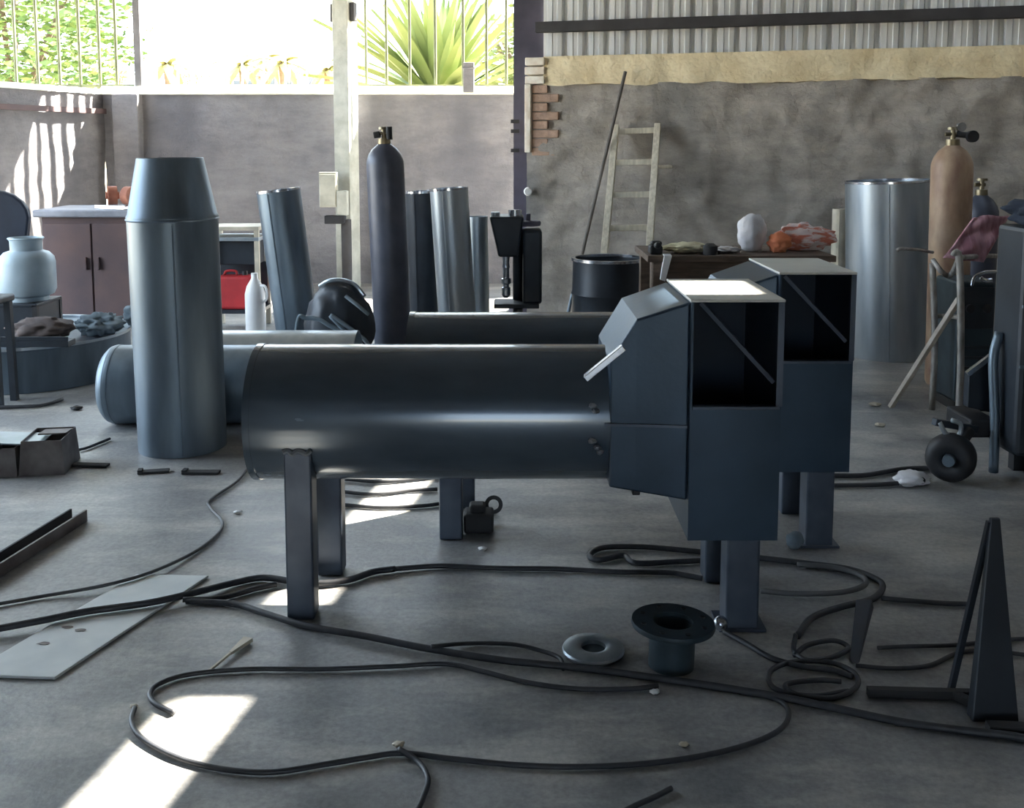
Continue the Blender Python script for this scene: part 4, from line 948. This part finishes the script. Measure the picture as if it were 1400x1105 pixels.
# cut rusty tin
q = G(45, 652)
t = thing('cut_tin', 'rusty cut open metal tin on the floor at the left edge', 'tin', (q.x - 0.02, q.y + 0.13, 0), R(8))
def taper_shell(x0, x1, y0, y1, tx, ty, h, T=0.004):
    bm = NB()
    o_ = [(x0, y0, 0), (x1, y0, 0), (x1, y1, 0), (x0, y1, 0)]; u_ = [(x0 + tx, y0 + ty, h), (x1 - tx, y0 + ty, h), (x1 - tx, y1 - ty, h), (x0 + tx, y1 - ty, h)]
    A = [bm.verts.new(p) for p in o_]; Bv = [bm.verts.new(p) for p in u_]
    for i in range(4): bm.faces.new([A[i], A[(i + 1) % 4], Bv[(i + 1) % 4], Bv[i]])
    bm.faces.new(A[::-1]); return bm
o = link('tin_body', taper_shell(-0.06, 0.13, -0.12, 0.12, 0.012, 0.01, 0.15), M_TIN, t); s_ = o.modifiers.new('t', 'SOLIDIFY'); s_.thickness = 0.005
o = link('tin_body', taper_shell(-0.2, -0.062, -0.13, 0.1, 0.008, 0.01, 0.125), M_TIN, t); s_ = o.modifiers.new('t', 'SOLIDIFY'); s_.thickness = 0.005
bm = NB(); box(bm, -0.22, 0.02, -0.1, 0.08, 0.128, 0.134, Matrix.Rotation(R(4), 4, 'Y')); link('lid_flap', bm, M_GALV, t)
bm = NB(); box(bm, 0.0, 0.115, -0.05, 0.06, 0.152, 0.158, Matrix.Rotation(R(-5), 4, 'X')); link('lid_flap', bm, M_TIN, t)
# flat bars by the coned tube
for px, py, L_, an, lab in ((115, 637, 0.22, -4, 'flat dark bar on the floor right of the rusty tin'), (210, 646, 0.13, 12, 'short flat bar on the floor before the coned tube'), (275, 647, 0.16, 0, 'flat black bar on the floor right of the coned tube base')):
    bm = NB(); box(bm, -L_ / 2, L_ / 2, -0.02, 0.02, 0, 0.01); box(bm, -L_ / 2, -L_ / 2 + 0.02, -0.02, 0.02, 0.01, 0.018)
    tag(link('flat_bar', bm, M_SMUDGE, loc=G(px, py), rot=(0, 0, R(an)), bevel=0.002), lab, 'metal bar')
# flanged pipe stub
q = G(922, 925)
t = thing('flanged_stub', 'dark flanged pipe stub standing among the cables', 'pipe fitting', (q.x, q.y + 0.06, 0), (R(-1), R(2), 0))
bm = NB(); lathe(bm, [(0.062, 0), (0.062, 0.115), (0.053, 0.115), (0.053, 0)], 40, closed=True); link('stub', bm, M_TEAL, t, smooth=True)
bm = NB(); lathe(bm, [(0.054, 0.112), (0.112, 0.112), (0.114, 0.118), (0.112, 0.126), (0.054, 0.126)], 48, closed=True); fl = link('flange', bm, M_TEAL, t, smooth=True)
for k in range(8):
    a_ = k * math.pi / 4 + 0.3; bm = NB(); cyl(bm, (0.088 * math.cos(a_), 0.088 * math.sin(a_), 0.1255), (0.088 * math.cos(a_), 0.088 * math.sin(a_), 0.129), 0.007, seg=10); link('bolt_hole', bm, M_BLACK, fl)
# loose ring
q = G(812, 896)
t = thing('loose_ring', 'pale flat ring lying on the floor left of the flanged stub', 'ring', (q.x, q.y + 0.02, 0))
bm = NB(); lathe(bm, [(0.035, 0), (0.085, 0), (0.088, 0.008), (0.085, 0.014), (0.05, 0.02), (0.035, 0.016)], 40, closed=True); link('ring', bm, M_GALV, t, smooth=True)
bm = NB(); lathe(bm, [(0, 0), (0.034, 0), (0.034, 0.006), (0, 0.008)], 24); link('core', bm, M_TEAL, t, smooth=True)
# tripod horn on the right
apex = at(1360, 708, 2.50)
f0, f1, f2 = G(1330, 985), G(1396, 990), G(1362, 930)
base = (f0 + f1) / 2
t = thing('steel_trestle', 'pointed dark steel trestle standing at the right edge', 'trestle', base)
bm = NB()
dv = [Vector((-0.06, 0, 0)), Vector((0.055, 0, 0)), Vector((0.055, 0.035, 0)), Vector((-0.06, 0.035, 0))]
ap = apex - base
hexa(bm, dv + [ap + Vector((-0.012, -0.006, 0)), ap + Vector((0.012, -0.006, 0)), ap + Vector((0.012, 0.006, 0)), ap + Vector((-0.012, 0.006, 0))]); link('fin', bm, M_DARKMACH, t, bevel=0.003)
bm = NB(); bar(bm, ap + Vector((-0.012, 0, -0.01)), G(1300, 948) - base + Vector((0, 0, 0.01)), 0.014, 0.014); link('strut', bm, M_DARKMACH, t)
bm = NB(); bar(bm, G(1186, 946, 0.012) - base, G(1335, 950, 0.012) - base, 0.02, 0.022); link('base_bar', bm, M_SMUDGE, t)
bm = NB(); bar(bm, G(1300, 948, 0.012) - base, Vector((0, 0.02, 0.012)), 0.02, 0.02); link('base_bar', bm, M_SMUDGE, t)
# thick feet of scrap near it
bm = NB(); bar(bm, G(1350, 995, 0.012), G(1415, 998, 0.012), 0.03, 0.022)
tag(link('flat_bar', bm, M_SMUDGE), 'dark flat bar on the floor under the pointed trestle', 'metal bar')
bm = NB(); hexa(bm, [G(1168, 905) + Vector(v) for v in ((-0.012, -0.01, 0), (0.012, -0.01, 0), (0.012, 0.01, 0), (-0.012, 0.01, 0))] + [G(1180, 830, 0.02) + Vector(v) for v in ((-0.02, -0.01, 0.0), (0.03, -0.01, 0.0), (0.03, 0.01, 0.02), (-0.02, 0.01, 0.02))])
tag(link('torch_handle', bm, M_INDIGO, bevel=0.004), 'dark torch handle lying across the cable coil at right', 'torch')
# trowel / stick
a_, b_ = G(338, 874, 0.01), G(285, 918, 0.008)
t = thing('pale_brush', 'thin pale scraper lying on the floor left of the sunlit strip', 'scraper', a_)
bm = NB(); bar(bm, (b_ - a_) * 0.42, b_ - a_, 0.006, 0.006); link('rod', bm, M_CREAM, t)
bm = NB(); hexa(bm, [Vector(v) for v in ((-0.012, 0.008, -0.008), (0.016, 0.0, -0.008))] + [(b_ - a_) * 0.45 + Vector((0.004, -0.002, -0.004)), (b_ - a_) * 0.45 + Vector((-0.004, 0.002, -0.004))] + [Vector(v) for v in ((-0.012, 0.008, 0.004), (0.016, 0.0, 0.004))] + [(b_ - a_) * 0.45 + Vector((0.004, -0.002, 0.004)), (b_ - a_) * 0.45 + Vector((-0.004, 0.002, 0.004))]); link('blade', bm, M_CREAM, t)
# small litter
bits = [((325, 702), 0.016, M_WHITE, 'white scrap on the floor left of the front duct leg'), ((895, 948), 0.013, M_WHITE, 'white pebble on the floor below the flanged stub'), ((545, 1020), 0.014, M_CREAM, 'pale nut on the floor at the front cable bend'),
        ((183, 967), 0.010, M_CREAM, 'pale cable tip beside the front cable loop at left'), ((660, 752), 0.016, M_WHITE, 'white chip on the floor before the rear duct leg'), ((1203, 583), 0.025, M_CREAM, 'pale chip on the floor beside the wooden strip foot'),
        ((1196, 555), 0.03, M_CREAM, 'flat pale stone on the floor left of the wooden strip'), ((105, 560), 0.03, M_BLACK, 'black lump on the floor before the shallow drum'), ((935, 1020), 0.012, M_CREAM, 'thin pale chip on the dark floor at front right')]
for k, ((px, py), s, m, lab) in enumerate(bits):
    bm = NB(); blob(bm, s, s * 0.8, s * 0.35, 0.35, 2.0, k, 3)
    tag(link('floor_scrap', bm, m, smooth=True, auto=False, loc=G(px, py)), lab, 'scrap', 'scraps on the floor')
q = G(1252, 667); bm = NB(); blob(bm, 0.07, 0.05, 0.028, 0.2, 1.6, 14, 4); 
t = tag(link('paper_cup', bm, M_WHITECLOTH, smooth=True, auto=False, loc=(q.x, q.y + 0.04, 0)), 'crumpled white cup on the floor left of the cart wheel', 'cup')
bm = NB(); cyl(bm, (0.025, -0.042, 0.03), (0.025, -0.03, 0.03), 0.014, seg=12); link('opening', bm, M_BLACK, t)
bm = NB(); blob(bm, 0.022, 0.022, 0.022, 0.05, 1, 0, 3, False)
q = G(985, 862); tag(link('ball_knob', bm, M_CHROME, smooth=True, auto=False, loc=(q.x, q.y, 0)), 'small shiny ball beside the front box leg', 'knob')
bm = NB(); lathe(bm, [(0.02, -0.008), (0.035, -0.008), (0.035, 0.008), (0.02, 0.008)], 20, closed=True); bmesh.ops.rotate(bm, verts=bm.verts, cent=(0, 0, 0), matrix=Matrix.Rotation(R(75), 3, 'X'))
q = G(675, 702); tag(link('shackle', bm, M_BLACK, smooth=True, loc=(q.x, q.y, 0.035)), 'small dark ring standing beside the rear duct leg', 'ring')
bm = NB(); box(bm, -0.05, 0.06, -0.05, 0.05, 0, 0.07); box(bm, -0.03, 0.03, -0.03, 0.03, 0.07, 0.1)
q = G(652, 732); tag(link('small_jack', bm, M_SMUDGE, loc=(q.x, q.y + 0.06, 0), bevel=0.01), 'small dark block beside the rear left duct leg', 'block')
bm = NB(); blob(bm, 0.03, 0.02, 0.03, 0.2, 2, 3, 3)
q = G(1112, 745); tag(link('rag', bm, M_RAG, smooth=True, auto=False, loc=(q.x - 0.075, q.y - 0.03, 0)), 'tiny pale rag at the foot of the rear box leg', 'rag')

# ---------------------------------------------------------------- cables
def cable(label, pts, r=0.008, m=M_CABLE, lift=0.0, name='cable'):
    P = [G(p[0], p[1], r + lift + (p[2] if len(p) > 2 else 0)) for p in pts]
    bm = NB(); sweep(bm, catmull(P, 8), r, 8)
    o = link(name, bm, m, smooth=True, auto=False)
    return tag(o, label, 'cable', 'cables on the floor')
cable('thin grey cable wandering from the lying pipe to the left edge', [(338, 642), (322, 660), (287, 684), (289, 696), (304, 714), (296, 732), (262, 757), (205, 783, .009), (140, 801, .009), (60, 815), (-15, 828), (-160, 850), (-420, 870)], 0.006, M_CABLE_G)
cable('thick black cable crossing the white board from the left edge to the front leg', [(-700, 900), (-350, 905), (-140, 885), (-15, 862, .006), (60, 848, .01), (120, 836, .01), (200, 825, .01), (260, 812, .01), (320, 797), (360, 790), (400, 795), (440, 798), (480, 792), (510, 782), (540, 778)], 0.011)
cable('second black cable beside the thick one, ending behind the front leg', [(250, 820, .006), (300, 818), (350, 805), (378, 799)], 0.009)
cable('black cable running straight behind the legs towards the coil at right', [(540, 778), (600, 774), (680, 777), (760, 778), (840, 782), (910, 783), (940, 787), (960, 791)], 0.009)
cable('black cable looping round from the box leg to the coil tip', [(1000, 765), (930, 768), (870, 770), (852, 760), (820, 766), (806, 760), (825, 749), (880, 748), (960, 755), (1040, 763), (1100, 770), (1160, 778), (1200, 793), (1206, 806), (1190, 820), (1150, 830), (1110, 845), (1090, 870)], 0.010)
cable('grey cable forming the bright inner bend of the coil at right', [(1040, 808), (1090, 812), (1150, 810), (1182, 800), (1178, 788), (1140, 776), (1090, 772)], 0.009, M_CABLE_G, 0.004)
cable('long thick cable from the board past the flanged stub to the right edge', [(255, 822), (320, 826), (360, 838), (420, 856), (500, 870), (580, 886), (680, 902), (780, 912), (860, 922), (960, 936), (1060, 952), (1140, 968), (1220, 985), (1300, 997), (1380, 1006), (1420, 1010), (1600, 1010), (1850, 980)], 0.010)
cable('thin cable bowing above the long thick one left of the pale ring', [(590, 884, .02), (640, 880), (700, 881), (740, 890), (765, 900), (770, 915)], 0.006, M_CABLE, 0.0)
cable('front cable loop curling at left above the sunlit strip', [(238, 975), (212, 962), (205, 948), (220, 934), (260, 922), (340, 915), (440, 915), (540, 911), (610, 908), (660, 918), (720, 933), (790, 942), (860, 942), (900, 938)], 0.0065)
cable('large front cable sweeping across the sunlit strip to the right', [(184, 968), (180, 988), (195, 1010), (240, 1035), (300, 1051), (370, 1056), (440, 1046), (500, 1036), (550, 1030), (620, 1038), (720, 1047), (820, 1048), (920, 1040), (1010, 1022), (1066, 998), (1078, 972), (1058, 955), (1010, 946)], 0.0065)
cable('short cable end turning down from the front bend', [(545, 1024, .008), (572, 1042), (585, 1065), (578, 1092), (566, 1115), (530, 1170), (440, 1210)], 0.0065)
cable('cable from the shiny ball sloping down to the coil', [(990, 864), (1020, 880), (1055, 900), (1100, 912), (1140, 917), (1165, 925)], 0.008)
cable('upper coil turn hanging down right of the front box leg', [(1088, 868), (1086, 890), (1105, 903), (1140, 898), (1160, 886), (1140, 876), (1105, 882), (1086, 896)], 0.007, M_CABLE, 0.005)
cable('lower coil turn lying around the torch tip', [(1160, 945), (1110, 952), (1060, 942), (1052, 920), (1080, 906), (1130, 905), (1165, 918), (1172, 938), (1140, 954), (1090, 950), (1075, 936), (1120, 930), (1150, 932)], 0.007, M_CABLE, 0.002)
cable('straight cable from the coil to the pointed trestle', [(1205, 818), (1250, 822), (1290, 825), (1322, 826)], 0.008)
cable('upper thin cable running behind the trestle to the right edge', [(1200, 886), (1240, 884), (1310, 882), (1360, 876), (1420, 872), (1560, 860), (1750, 870)], 0.006)
cable('sagging thin cable running behind the trestle to the right edge', [(1170, 910), (1220, 914), (1270, 910), (1310, 893), (1350, 890), (1420, 898), (1540, 915), (1700, 900)], 0.006)
cable('far upper cable running from the rear box leg towards the cart wheel', [(1075, 652), (1120, 650), (1180, 650), (1240, 641), (1300, 641)], 0.011)
cable('far lower cable running from the rear box leg to the white cup', [(1070, 664), (1130, 664), (1190, 663), (1228, 661)], 0.010)
cable('upper of the cables under the nearest pipe crossing the sunlit strip', [(470, 655), (520, 659), (570, 655), (610, 650)], 0.008)
cable('middle of the cables under the nearest pipe crossing the sunlit strip', [(465, 672), (510, 676), (560, 671), (598, 669)], 0.008)
cable('lower of the cables under the nearest pipe ending at the rear leg', [(465, 690), (520, 694), (575, 692), (600, 689)], 0.008)
cable('short black cord on the floor before the shallow drum', [(-10, 557), (30, 556), (60, 554), (85, 546)], 0.010)
cable('cord running from the capped pipe to the rusty tin', [(150, 600), (120, 612), (108, 615)], 0.007)
cable('dark cord end at the lower edge of the picture', [(760, 1160), (830, 1122), (868, 1102), (895, 1090), (918, 1078)], 0.006)
